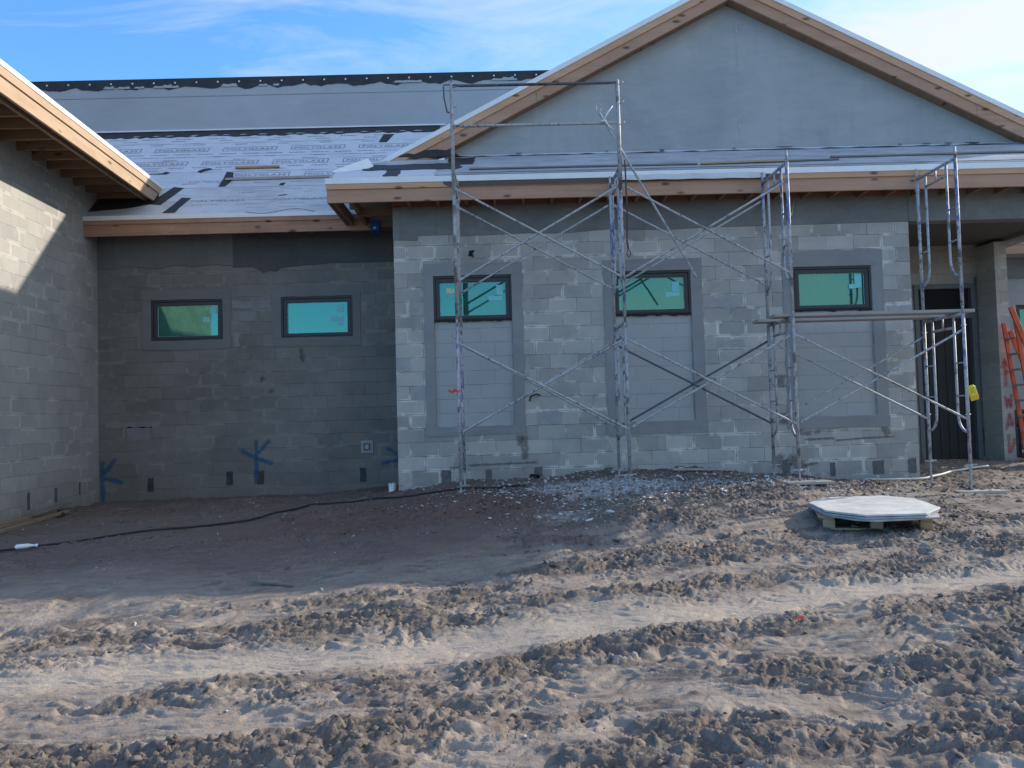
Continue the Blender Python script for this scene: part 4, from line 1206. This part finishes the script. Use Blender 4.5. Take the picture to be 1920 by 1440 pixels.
# roof slab rising to the left
slab([(lx(-3.44, OV + 0.02), -3.44, 4.905), (lx(2.0, OV + 0.02), 2.0, 4.905), (lx(2.0, -6.0), 2.0, 4.905 + 0.5 * (6.0 + OV)), (lx(-3.44, -6.0), -3.44, 4.905 + 0.5 * (6.0 + OV))], 0.035, "wing_roof", M_SHEATH, house)
MB().box(-7.4, lx(1.6, 0.9), 1.36, 2.0, 4.35, 4.72).build("gusset", M_DARK, house)
for k in range(13):
    y = -3.25 + 0.378 * k
    if y > 1.30: break
    v = []
    for yy in (y, y + 0.038):
        x1 = lx(yy, OV - 0.04); x0 = lx(yy, 0.002)
        v += [(x0, yy, 4.64), (x1, yy, 4.64), (x1, yy, 4.84), (x0, yy, 4.86 + 0.45)]
    MB().add(v, [(0, 1, 2, 3), (7, 6, 5, 4), (0, 4, 5, 1), (1, 5, 6, 2), (2, 6, 7, 3), (3, 7, 4, 0)]).build("rafter_tail", M_RAFTER_X, house)
M_CELL_L = mat_plain('open_cells_side', (0.10, 0.10, 0.105), 0.9, 0, 0.3, 12)
for (y, wd, z0, z1) in [(-0.75, 0.07, -0.12, 0.11), (-0.05, 0.07, -0.10, 0.11), (0.65, 0.05, -0.06, 0.13)]:
    x0, x1 = lx(y), lx(y + wd)
    MB().add([(x0 + 0.003, y, z0), (x1 + 0.003, y + wd, z0), (x1 + 0.003, y + wd, z1), (x0 + 0.003, y, z1)], [(0, 1, 2, 3)]).build('open_cell', M_CELL_L, house)

# hanging cable ends under the eave
for (x, y, z) in ((4.23, -0.06, 3.80), (8.33, 0.6, 3.62)):
    c = MB().tube([(x + 0.05, y, z + 0.18), (x + 0.02, y - 0.02, z + 0.06), (x, y - 0.03, z)], 0.006, 6).tube([(x, y - 0.03, z), (x - 0.03, y - 0.04, z - 0.07)], [0.018, 0.024], 8)
    c.build("cable_end", M_WIRE, house, True)
# black hook and small wall nails
MB().tube([(0.36, -0.03, 1.16), (0.38, -0.05, 1.23), (0.46, -0.05, 1.26), (0.52, -0.03, 1.24)], 0.012, 6).build("wall_hook", M_PIPE, house, True)
MB().prism(ragged(-0.46, -0.39, 3.28, 3.37, 0.016, 0.03, 3), 'y', -0.012, -0.0005).build("wall_hole", M_DARK, house)

# ------------------------------------------------------------------ wing beyond the porch
bw = tag(empty("rear_wing", (11.5, 5, 0)), "grey block wing with a tan fascia seen beyond the porch column", "house")
wall_sheet(9.2, 16.0, -0.7, 4.1, 5.0, 5.2, [(10.85, 12.0, 2.36, 3.0)]).build("block_wall", mat_stucco("rear_wing_wall", (0.24, 0.25, 0.255), (0.33, 0.335, 0.335), 1.1, 0.4), bw)
window(10.85, 12.0, 2.36, 3.0, 5.0, bw, [])
rf = MB().box(9.0, 16.5, 4.55, 4.59, 4.0, 4.22).build("fascia", M_FASCIA, bw, bevel=0.003)
MB().box(9.0, 16.5, 4.53, 4.5495, 4.19, 4.29).build("fascia_trim", M_FASCIA, rf)
MB().box(9.0, 16.5, 4.52, 4.5295, 4.285, 4.35).build("drip_edge", M_WHITE, rf)
slab([(9.0, 4.52, 4.35), (16.5, 4.52, 4.35), (16.5, 9.0, 6.6), (9.0, 9.0, 6.6)], 0.05, "roof", M_MEMB, bw)
MB().box(9.0, 16.0, 4.99, 5.0, 3.55, 4.0).build("tie_beam", M_BEAM_A, bw)

# ------------------------------------------------------------------ scaffold
SF, SR = -1.43, -0.52
PX = [-0.57, 1.545, 3.67, 5.83]
scaf = tag(empty("scaffold", (2.6, -1.0, 0.0)), "four-bay tubular scaffold of pale blue-flecked frames with crossed braces in front of the wall", "scaffold")


def make_frame(x, z0, mat):
    H = 1.90
    m = MB()
    t = 0.0165
    # top bar, second bar and the short strut between them
    m.tube([(x, SF, z0 + H), (x, SR, z0 + H)], 0.021)
    m.tube([(x, SF + 0.21, z0 + H - 0.16), (x, SR - 0.21, z0 + H - 0.16)], t)
    m.tube([(x, (SF + SR) / 2, z0 + H), (x, (SF + SR) / 2, z0 + H - 0.16)], 0.012, 6)
    for (y, s) in ((SF, 1), (SR, -1)):
        yi = y + 0.21 * s
        pts = [(x, yi, z0 + H), (x, yi, z0 + 0.62)]
        for a in range(1, 7):
            an = a / 6 * math.pi / 2
            pts.append((x, yi - s * 0.19 * (1 - math.cos(an)), z0 + 0.62 - 0.22 * math.sin(an)))
        m.tube(pts, t)
        for zz in (1.28, 0.86):
            m.tube([(x, y, z0 + zz), (x, yi, z0 + zz)], 0.011, 6)
    o = m.build("frame", mat, scaf, True)
    for y in (SF, SR):
        l = MB()
        l.tube([(x, y, z0), (x, y, z0 + H)], 0.0215, 10)
        l.tube([(x, y, z0 + H), (x, y, z0 + H + 0.15)], 0.016, 8)
        for zz in (0.62, 1.75):
            l.tube([(x - 0.035, y + 0.0, z0 + zz), (x + 0.035, y, z0 + zz)], 0.008, 6)
        l.build("leg", mat, o, True)
    return o


Z0, Z1 = 0.20, 2.19
for k, x in enumerate(PX):
    make_frame(x, Z0 + (0.0 if k != 1 else 0.0), [M_POLE_BLUE, M_POLE_GREY, M_POLE_GREY, M_POLE_BLUE][k])
for k, x in enumerate(PX):
    make_frame(x, Z1, [M_POLE_GREY, M_POLE_BLUE, M_POLE_BLUE, M_POLE_BLUE][k])
# base jacks
for k, x in enumerate(PX):
    for y in (SF, SR):
        zg = gz(x, y)
        top = Z0 + 0.05
        m = MB().tube([(x, y, zg - 0.02), (x, y, top)], 0.014, 8).tube([(x, y, Z0 - 0.03), (x, y, Z0 - 0.002)], 0.032, 10)
        m.tube([(x - 0.09, y - 0.02, Z0 - 0.016), (x + 0.09, y + 0.02, Z0 - 0.012)], 0.010, 6)
        m.box(x - 0.07, x + 0.07, y - 0.07, y + 0.07, zg - 0.015, zg + 0.012)
        m.build("base_jack", M_POLE_GREY, scaf, False)


def brace_bar(a, b, mat, r=0.0145):
    a = Vector(a); b = Vector(b)
    d = (b - a).normalized()
    m = MB().tube([a + d * 0.07, a + d * 0.11, b - d * 0.11, b - d * 0.07], [0.008, r, r, 0.008], 8)
    for p, s in ((a, 1), (b, -1)):
        m.beam(p - d * 0.02 * s, p + d * 0.10 * s, 0.030, 0.007, (0, 1, 0))
    return m


def brace_pair(i, zt, zb, y, mats, parent):
    x0, x1 = PX[i] + 0.03, PX[i + 1] - 0.03
    for j, (za, zb_) in enumerate(((zt, zb), (zb, zt))):
        yy = y + (0.014 if j else -0.014)
        brace_bar((x0, yy, za), (x1, yy, zb_), mats[j]).build("cross_brace", mats[j], parent, True)


LT, LB, UT, UB = 1.88, 0.77, 3.84, 2.68
brace_pair(0, LT, LB, SF, (M_BRACE, M_BRACE), scaf)
brace_pair(0, LT + 0.05, LB, SR, (M_BRACE, M_BRACE), scaf)
brace_pair(1, LT, LB, SF, (M_BRACE, M_BRACE), scaf)
brace_pair(1, LT, LB, SR, (M_BRACE_DARK, M_BRACE_DARK), scaf)
brace_pair(2, LT, LB, SF, (M_BRACE, M_BRACE), scaf)
brace_pair(2, LT, LB, SR, (M_BRACE, M_BRACE), scaf)
brace_pair(0, UT, UB, SF, (M_BRACE, M_BRACE), scaf)
brace_pair(0, UT, UB, SR, (M_BRACE, M_BRACE), scaf)
brace_pair(1, UT, UB, SF, (M_BRACE, M_BRACE), scaf)
brace_pair(1, UT, UB, SR, (M_BRACE, M_BRACE), scaf)
# guard posts and rails over the first bay
for x, zt in ((PX[0], 5.24), (PX[1], 5.20)):
    m = MB().tube([(x, SF, 3.78), (x, SF, zt)], 0.025, 10).tube([(x, SF, zt), (x, SF, zt + 0.015)], [0.025, 0.012], 10)
    for zz in (5.17, 4.65, 4.92):
        m.tube([(x + 0.022, SF - 0.005, zz - 0.02), (x + 0.06, SF - 0.01, zz - 0.02), (x + 0.075, SF - 0.01, zz + 0.015)], 0.006, 6)
    m.build("guard_post", M_POLE_GREY, scaf, True)
for z in (5.165, 4.645):
    m = MB().tube([(PX[0] + 0.02, SF - 0.02, z + 0.012), (PX[0] + 0.12, SF - 0.02, z), (PX[1] - 0.12, SF - 0.02, z - 0.004), (PX[1] - 0.02, SF - 0.02, z)], [0.013, 0.019, 0.019, 0.013], 8)
    m.build("guard_rail", M_BRACE_DARK if z > 5 else M_BRACE, scaf, True)
MB().tube([(PX[0] - 0.10, SF, 5.17), (PX[0] - 0.095, SF, 5.02), (PX[0] - 0.06, SF, 4.84), (PX[0] - 0.03, SF, 4.83)], 0.011, 6).tube([(PX[0] - 0.10, SF, 5.19), (PX[0] - 0.02, SF, 5.19)], 0.008, 6).build("hanging_bar", M_BRACE_DARK, scaf, True)

# planks lying on the lower frames of the last bay
def plank_obj(x0, x1, y, z0, z1, wd, th, label, name="scaffold_plank", group="planks on the scaffold"):
    o = MB().beam((x0, y, z0), (x1, y, z1), wd, th).build(name, M_PLANK, None, bevel=0.004)
    return tag(o, label, "plank", group)
zt = Z0 + 1.90 + 0.021
plank_obj(3.46, 6.02, -1.26, zt + 0.022, zt + 0.022, 0.235, 0.04, "weathered grey plank at the scaffold's front edge over the right bay")
plank_obj(3.42, 5.94, -0.73, zt + 0.022, zt + 0.022, 0.235, 0.04, "weathered grey plank next to the wall on the right scaffold bay")

# loose brace leaning across the second bay, tied with white string
lb = brace_bar((1.29, SF - 0.05, 4.78), (2.52, -1.20, 2.70), M_BRACE)
lb.tube([(1.29 + 0.03 * math.cos(a), SF - 0.05, 4.83 + 0.055 * math.sin(a)) for a in np.linspace(0, 6.28, 13)], 0.006, 6)
tag(lb.build("loose_brace", M_BRACE, None, True), "loose grey brace leaning diagonally over the second scaffold bay, tied with white string", "brace")
tie = MB()
for (dx, dz, dy) in ((0.11, 0.18, -0.01), (0.13, -0.11, 0.02), (-0.04, 0.06, -0.02), (0.08, 0.16, 0.02)):
    tie.tube([(1.355, SF - 0.075, 4.655), (1.355 + dx * 0.5, SF - 0.08 + dy, 4.655 + dz * 0.6), (1.355 + dx, SF - 0.07 + dy * 2, 4.655 + dz)], [0.010, 0.008, 0.006], 6)
tie.tube([(1.355 + 0.03 * math.cos(a), SF - 0.055 + 0.03 * math.sin(a), 4.65) for a in np.linspace(0, 6.28, 10)], 0.010, 6)
tag(tie.build("white_tie", M_WHITE, None, True), "white string knotted round the leaning brace and the guard rail", "string")
rod = MB().tube([(1.605, SF - 0.03, 4.16), (1.615, SF - 0.03, 3.5), (1.60, SF - 0.03, 3.12), (1.612, SF - 0.03, 3.02)], 0.011, 6)
rod.tube([(1.615 + 0.022 * math.cos(a), SF - 0.03, 2.965 + 0.045 * math.sin(a)) for a in np.linspace(0, 6.28, 13)], 0.006, 6)
tag(rod.build("rusty_rod", M_RUSTROD, None, True), "thin rusty red rod with a loop end hanging beside the second scaffold post", "rod")

# yellow inspection tag
ty_ = empty("scaffold_tag", (5.86, SF - 0.03, 1.09))
tag(ty_, "bright yellow tag tied to the rightmost scaffold post", "tag")
def tilt(poly, cx, cz, ang):
    c_, s_ = math.cos(ang), math.sin(ang)
    return [(cx + p[0] * c_ - p[1] * s_, cz + p[0] * s_ + p[1] * c_) for p in poly]
TG = R(14)
out_ = [(-0.05, -0.095), (0.05, -0.095), (0.055, -0.05), (0.05, 0.07), (0.03, 0.10), (-0.03, 0.10), (-0.05, 0.07)]
MB().prism(tilt(out_, 5.885, 1.09, TG), 'y', SF - 0.045, SF - 0.030).build("tag_card", M_YELLOW, ty_, bevel=0.004)
MB().prism(tilt([(-0.046, -0.09), (0.046, -0.09), (0.048, -0.025), (-0.045, -0.025)], 5.885, 1.09, TG), 'y', SF - 0.048, SF - 0.0455).build("tag_panel", M_TAGORANGE, ty_)
ink = MB()
for k in range(5):
    ink.prism(tilt([(-0.035, 0.06 - k * 0.015), (0.03 - 0.012 * (k % 2), 0.06 - k * 0.015), (0.03 - 0.012 * (k % 2), 0.066 - k * 0.015), (-0.035, 0.066 - k * 0.015)], 5.885, 1.09, TG), 'y', SF - 0.0478, SF - 0.0454)
ink.build("tag_print", M_TAGINK, ty_)

# red tape on the first post
rb = MB()
v = []
for i in range(9):
    t = i / 8
    v += [(PX[0] - 0.02 - 0.12 * t, SF - 0.022 + 0.012 * math.sin(t * 7), 1.285 + 0.012 * math.sin(t * 9) - 0.02 + 0.012 * t), (PX[0] - 0.02 - 0.115 * t, SF - 0.024 + 0.012 * math.sin(t * 7 + 1), 1.285 + 0.012 * math.sin(t * 9) + 0.028 - 0.018 * t)]
rb.add(v, [(2 * i, 2 * i + 1, 2 * i + 3, 2 * i + 2) for i in range(8)])
rb.tube([(PX[0] + 0.025 * math.cos(a), SF + 0.025 * math.sin(a), 1.29) for a in np.linspace(0, 6.28, 12)], 0.006, 6)
tag(rb.build("red_tape", M_RED, None, True), "strip of red tape fluttering from the leftmost scaffold post", "tape")

# sole boards under the front feet
for x, lab, rot in ((PX[2], "short board under the front foot of the third scaffold frame", 0.08), (PX[3], "short board under the front foot of the rightmost scaffold frame", -0.04)):
    m = MB()
    c_, s_ = math.cos(rot), math.sin(rot)
    m.beam((x + 0.08 - 0.30 * c_, SF - 0.02 - 0.30 * s_, gz(x, SF) + 0.008), (x + 0.08 + 0.30 * c_, SF - 0.02 + 0.30 * s_, gz(x, SF) + 0.008), 0.24, 0.035)
    tag(m.build("sole_board", M_PLANK, None, bevel=0.004), lab, "board", "boards under the scaffold feet")

# ------------------------------------------------------------------ things lying on the roofs
def roof_stick(name, a, b, wd, th, mat, label, cat, group=None):
    o = MB().beam(a, b, wd, th).build(name, mat, None, bevel=0.002)
    return tag(o, label, cat, group)
roof_stick("roof_batten", roofA_pt(-4.60, 1.80, 0.03), roofA_pt(-2.80, 1.815, 0.03), 0.045, 0.04, M_PLANK, "long grey batten lying on the printed white roof", "batten")
roof_stick("roof_batten", roofA_pt(-4.56, 2.17, 0.03), roofA_pt(-3.80, 2.17, 0.03), 0.06, 0.035, M_LUMBER, "short brown batten lying above the long grey one on the white roof", "batten")
roof_stick("roof_batten", on_skirt(-0.42, -0.03, 0.02), on_skirt(2.90, -0.05, 0.02), 0.03, 0.022, M_GREYWOOD, "thin dark batten along the lower roof, left end by the first scaffold post", "batten", "battens along the lower roof")
roof_stick("roof_batten", on_skirt(2.94, -0.06, 0.025), on_skirt(4.24, 0.0, 0.025), 0.05, 0.03, M_LUMBER, "light brown batten on the lower roof left of the third scaffold post", "batten", "battens along the lower roof")
roof_stick("roof_batten", on_skirt(4.26, 0.0, 0.02), on_skirt(5.0, 0.03, 0.02), 0.03, 0.022, M_GREYWOOD, "short dark batten on the lower roof right of the third scaffold post", "batten", "battens along the lower roof")
roof_stick("roof_batten", on_skirt(4.95, 0.20, 0.02), on_skirt(9.1, 0.26, 0.02), 0.035, 0.026, M_GREYWOOD, "long dark batten on the lower roof passing behind the rightmost scaffold post", "batten", "battens along the lower roof")
# white folded metal sheet at the valley
fl = MB()
A0, A1 = Vector((-2.42, 0.05, 4.60)), Vector((-1.95, 0.35, 4.88))
dn_ = Vector((0.10, -0.10, -0.16))
up_ = Vector((0.02, 0.16, 0.05))
v = [A0, A1, A1 + dn_, A0 + dn_, A0 + up_, A1 + up_]
fl.add(v, [(0, 1, 2, 3), (0, 4, 5, 1)])
fo = fl.build("loose_flashing", M_WHITE, None)
md = fo.modifiers.new("thickness", 'SOLIDIFY'); md.thickness = 0.006
tag(fo, "bent white metal sheet propped at the roof corner left of the gable", "metal sheet")
# unfastened metal strip sagging in front of the eave between the first and third posts
dk = [(-0.76, 4.20), (-0.70, 4.172), (3.95, 4.172), (3.95, 4.250), (-0.72, 4.250), (-0.78, 4.235)]  # thin dark strip painted in as the shade below the drip edge
MB().prism(dk, 'y', EB - 0.0235, EB - 0.0203).build("trim_shade", mat_wood("shaded_trim", (0.085, 0.062, 0.055), (0.15, 0.115, 0.10), 0, False), house)
sp_ = MB()
n = 24
v = []
for i in range(n + 1):
    x = 1.60 + i * 2.12 / n
    w_ = 0.004 * math.sin(i * 1.1)
    v += [(x, EB - 0.036, 4.268 + w_), (x, EB - 0.062, 4.255 + w_), (x, EB - 0.060, 4.192 + w_ - 0.012 * i / n)]
sp_.add(v, [(3 * i + k, 3 * i + k + 1, 3 * i + k + 4, 3 * i + k + 3) for i in range(n) for k in range(2)])
us = sp_.build("eave_strip", M_ZINC, house)
md = us.modifiers.new("thickness", 'SOLIDIFY'); md.thickness = 0.003
# dangling black wire on the recessed eave
wv = [(-3.95 + 0.12 * i, 0.82, 4.235 - 0.05 * math.sin(i * 0.75) * (0.4 + 0.05 * i)) for i in range(10)]
tag(MB().tube(wv, 0.004, 5).build("black_wire", M_CABLE, None, True), "thin black wire looping over the white edge of the recessed eave", "wire")

# ------------------------------------------------------------------ pallet with octagonal boards
pal = empty("pallet", (3.80, -3.0, gz(3.8, -3.0)))
tag(pal, "low wooden pallet under the stack of eight-sided white boards", "pallet")
pz = gz(3.75, -3.25) + 0.0
PL = R(-18)
def pt(u, v_, z): return (3.79 + u * math.cos(PL) - v_ * math.sin(PL), -3.02 + u * math.sin(PL) + v_ * math.cos(PL), pz + z)
for k in range(3):
    MB().beam(pt(-0.52, -0.40 + 0.40 * k, 0.012), pt(0.52, -0.40 + 0.40 * k, 0.012), 0.10, 0.02).build("bottom_board", M_LUMBER, pal)
for i in range(3):
    for j in range(3):
        u, v_ = -0.44 + 0.44 * i, -0.40 + 0.40 * j
        MB().beam(pt(u - 0.055, v_, 0.062), pt(u + 0.055, v_, 0.062), 0.10, 0.078).build("block", M_LUMBER, pal, bevel=0.003)
for i in range(3):
    u = -0.44 + 0.44 * i
    MB().beam(pt(u, -0.46, 0.1135), pt(u, 0.46, 0.1135), 0.10, 0.022).build("stringer_board", M_LUMBER, pal)
for k in range(6):
    MB().beam(pt(-0.54, -0.42 + 0.168 * k, 0.136), pt(0.54, -0.42 + 0.168 * k, 0.136), 0.11, 0.02).build("deck_board", M_LUMBER, pal)
OCT = [(3.25, -2.76), (3.16, -3.42), (3.37, -3.82), (3.95, -3.82), (4.30, -3.42), (4.46, -2.66), (4.28, -2.32), (3.60, -2.34)]
OCT2 = [(3.27, -2.72), (3.17, -3.40), (3.30, -3.74), (3.45, -3.86), (4.10, -3.76), (4.27, -3.42), (4.44, -2.66), (3.58, -2.34)]
def mat_board(name, a, b):
    m, t = new_mat(name)
    p = pos(t)
    n = t.noise(t.mapping(p, (1, 1, 1)), 6.0, 6.0, 0.66, 0.5)
    n2 = t.noise(p, 2.0, 3.0, 0.5)
    c = t.mix(t.ramp(t.math('ADD', t.math('MULTIPLY', n, 0.6), t.math('MULTIPLY', n2, 0.4)), 0.36, 0.62), a, b)
    finish(t, c, 0.75, n, 0.2, 0.004, spec=0.3)
    return m
M_OCT = mat_board("white_board", (0.36, 0.37, 0.37), (0.60, 0.60, 0.58))
M_EDGE = mat_board("grey_board", (0.26, 0.27, 0.28), (0.40, 0.41, 0.42))
def roughen(poly, s):
    rr_2 = random.Random(s); o_ = []
    for a_, b_2 in zip(poly, poly[1:] + poly[:1]):
        n_ = max(3, int(math.dist(a_, b_2) / 0.06))
        o_ += [(a_[0] + (b_2[0] - a_[0]) * i / n_ + rr_2.uniform(-.005, .005), a_[1] + (b_2[1] - a_[1]) * i / n_ + rr_2.uniform(-.006, .006)) for i in range(n_)]
    return o_
for k, (pl_, z, th, dx, mt, lab) in enumerate(((OCT2, 0.149, 0.018, 0.0, M_EDGE, "large grey board lowest on the pallet, its pointed corner sticking out right"),
                                          (OCT, 0.170, 0.018, -0.012, M_EDGE, "middle eight-sided grey board in the stack on the pallet"),
                                          (OCT, 0.194, 0.02, 0.0, M_OCT, "topmost eight-sided white board on the pallet"))):
    tag(MB().prism([(p[0] + dx, p[1]) for p in roughen(pl_, k)], 'z', pz + z, pz + z + th).build("board", mt, None, bevel=0.003), lab, "board", "boards stacked on the pallet")

# ------------------------------------------------------------------ ladder at the right edge
lad = empty("ladder", (8.9, 1.4, gz(8.9, 1.4)))
tag(lad, "orange fibreglass ladder with grey treads leaning beside the porch column", "ladder")
def lpt(s, y): return Vector((8.335 + 0.92 * (1 - s) + (y - 1.4) * 0.25, y, gz(9.2, 1.4) + s * 2.56))
MB().beam(lpt(0.0, 1.40), lpt(1.0, 1.40), 0.035, 0.085, (1, 0, 0.36)).build("rail", M_ORANGE, lad, bevel=0.006)
MB().beam(lpt(0.0, 1.78), lpt(0.86, 1.78), 0.035, 0.085, (1, 0, 0.36)).build("rail", M_ORANGE, lad, bevel=0.006)
def spt(s, y): return Vector((8.40 + 0.30 * (1 - s) + (y - 1.4) * 0.10, y, gz(8.6, 1.4) + s * 2.45))
for yy in (1.42, 1.78):
    MB().beam(spt(0.0, yy), spt(0.95, yy), 0.03, 0.07, (1, 0, 0.06)).build("front_rail", M_ORANGE, lad, bevel=0.005)
for k in range(8):
    s = 0.10 + 0.105 * k
    MB().beam(spt(s, 1.44), spt(s, 1.76), 0.085, 0.03, (0, 0, 1)).build("tread", M_ALU, lad)
# dark machine behind the ladder
mc = MB()
zg = gz(9.15, 2.4)
mc.box(9.0, 9.5, 2.35, 2.75, zg, zg + 0.55).box(9.02, 9.45, 2.38, 2.7, zg + 0.56, zg + 0.85)
mc = tag(mc.build("site_toolbox", M_PIPE, None, bevel=0.02), "black box standing behind the orange ladder at the right edge", "toolbox")
for k in range(4):
    MB().box(9.03, 9.07, 2.335, 2.349, zg + 0.1 + 0.16 * k, zg + 0.15 + 0.16 * k).build("latch", M_ALU, mc)

# ------------------------------------------------------------------ small things on the ground
def ground_path(pts, lift=0.012, step=0.05, smooth=1):
    outp = []
    for a, b in zip(pts[:-1], pts[1:]):
        n = max(2, int(math.dist(a, b) / step))
        for i in range(n):
            t = i / n
            outp.append((a[0] + (b[0] - a[0]) * t, a[1] + (b[1] - a[1]) * t))
    outp.append(pts[-1])
    P = np.array(outp)
    k = np.ones(5) / 5
    Pp = np.pad(P, ((2, 2), (0, 0)), mode='edge')
    P = np.stack([np.convolve(Pp[:, 0], k, 'valid'), np.convolve(Pp[:, 1], k, 'valid')], 1)
    z = ground_h(P[:, 0], P[:, 1])
    if smooth > 1:
        kk = np.ones(smooth) / smooth
        z = np.convolve(np.pad(z, (smooth // 2, smooth // 2), mode='edge'), kk, 'valid')[:len(P)]
    return [(p[0], p[1], zz + lift) for p, zz in zip(P, z)]

cab = [(-5.9, -3.25), (-5.26, -3.0), (-4.46, -2.41), (-3.8, -2.10), (-3.2, -1.75), (-2.85, -1.2), (-2.54, -0.75), (-2.2, -0.62), (-1.81, -0.60), (-1.2, -0.85), (-0.4, -0.95), (0.3, -1.0)]
tag(MB().tube(ground_path(cab, 0.022, 0.05, 5), 0.0115, 8).build("black_hose", M_CABLE, None, True), "black hose winding over the dirt in front of the recessed wall", "hose")
# bottle
bz = gz(-5.05, -2.93)
bt = MB().tube([(-5.13, -2.95, bz + 0.03), (-5.12, -2.95, bz + 0.03), (-5.02, -2.92, bz + 0.035), (-4.98, -2.91, bz + 0.035), (-4.95, -2.905, bz + 0.035)], [0.018, 0.026, 0.024, 0.013, 0.011], 10).build("plastic_bottle", M_PVC, None, True)
tag(bt, "crushed white plastic bottle lying by the black hose", "bottle")
MB().tube([(-4.955, -2.906, bz + 0.035), (-4.93, -2.90, bz + 0.035)], 0.016, 10).build("cap", M_WHITE, bt, True)
# white pipe stub at the corner, black drain pipe in the mound
sz = gz(-1.70, 0.30)
st_ = MB()
ring = []
nn = 20
for i in range(nn):
    an = 2 * math.pi * i / nn
    zt_ = sz + 0.14 - 0.022 * (1 if i % 3 == 0 else 0) * (1 + math.sin(i))
    ring += [(-1.68 + 0.055 * math.cos(an), 0.30 + 0.055 * math.sin(an), sz - 0.03), (-1.68 + 0.055 * math.cos(an), 0.30 + 0.055 * math.sin(an), zt_), (-1.68 + 0.047 * math.cos(an), 0.30 + 0.047 * math.sin(an), zt_), (-1.68 + 0.047 * math.cos(an), 0.30 + 0.047 * math.sin(an), sz - 0.03)]
st_.add(ring, [(4 * i + k, 4 * ((i + 1) % nn) + k, 4 * ((i + 1) % nn) + k + 1, 4 * i + k + 1) for i in range(nn) for k in range(3)])
tag(st_.build("pipe_stub", M_PVC, None, True), "broken white pipe stub standing in the dirt at the house corner", "pipe")
dz = 0.065
dp = MB()
ring = []
for i in range(nn):
    an = 2 * math.pi * i / nn
    c_, s_ = math.cos(an), math.sin(an)
    for (u, r_) in ((-0.0, 0.058), (0.16, 0.058), (0.16, 0.05), (0.0, 0.05)):
        ring.append((0.36 + 0.45 * u * 1.2 + r_ * c_ * 0.55, -0.03 - u * 0.9 - r_ * c_ * 0.75 * 0.3, dz + r_ * s_))
dp.add(ring, [(4 * i + k, 4 * ((i + 1) % nn) + k, 4 * ((i + 1) % nn) + k + 1, 4 * i + k + 1) for i in range(nn) for k in range(3)])
tag(dp.build("drain_pipe", M_PIPE, None, True), "black drain pipe end poking out at the foot of the front wall", "pipe")
# lumber by the side wall
for k, (y0, y1, o0, o1, h, mt, lab) in enumerate(((-1.75, -0.25, 0.12, 0.10, 0.05, M_LUMBER_Y, "brown timber lying closest to the side wall at the left edge"), (-1.9, -0.15, 0.30, 0.22, 0.03, M_LUMBER_Y, "pale board lying on the dirt outside the brown timber at the left edge"), (-0.9, 0.15, 0.16, 0.10, 0.10, M_GREYWOOD, "dark grey board resting on the timber at the side wall"))):
    a = (lx(y0, o0), y0, gz(lx(y0, o0), y0) + h); b_ = (lx(y1, o1), y1, gz(lx(y1, o1), y1) + h)
    tag(MB().beam(a, b_, 0.075, 0.04 + 0.02 * (k == 0)).build("timber_offcut", mt, None, bevel=0.003), lab, "timber", "timber along the side wall")
# planks and pipes near the front wall
a, b_ = (2.30, -0.42), (3.12, -0.22)
tag(MB().beam((*a, gz(*a) + 0.05), (*b_, gz(*b_) + 0.05), 0.05, 0.03).build("timber_offcut", M_PLANK, None, bevel=0.003), "thin grey stick lying on the mound under the middle window", "timber")
pp = [(5.0, -0.25), (5.9, -0.18), (6.3, 0.08), (6.7, 0.42), (7.2, 0.70), (7.5, 0.85)]
tag(MB().tube(ground_path(pp, 0.03, 0.05, 17), 0.017, 8).build("white_conduit", mat_plain("conduit", (0.55, 0.53, 0.48), 0.6), None, True), "pale bent conduit lying on the dirt in front of the porch", "conduit")
# stick at the shadow edge
s0, s1 = (-2.12, -4.62), (-1.76, -4.72)
m = MB().tube([(*s0, gz(*s0) + 0.05), (-1.95, -4.66, gz(-1.95, -4.66) + 0.02), (*s1, gz(*s1) + 0.015)], [0.018, 0.022, 0.012], 7).tube([(-2.06, -4.63, gz(*s0) + 0.03), (-2.08, -4.6, gz(*s0) + 0.10)], [0.014, 0.008], 6)
tag(m.build("broken_branch", M_GREYWOOD, None, True), "short broken branch lying at the edge of the house's shadow", "branch")
rz_ = gz(1.88, -6.03)
tag(MB().add([(1.83, -6.03, rz_ + 0.012), (1.90, -6.02, rz_ + 0.03), (1.93, -6.04, rz_ + 0.012), (1.87, -6.055, rz_ + 0.016)], [(0, 1, 2, 3)]).build("red_scrap", M_RED, None), "small scrap of red tape lying in the churned dirt", "scrap")
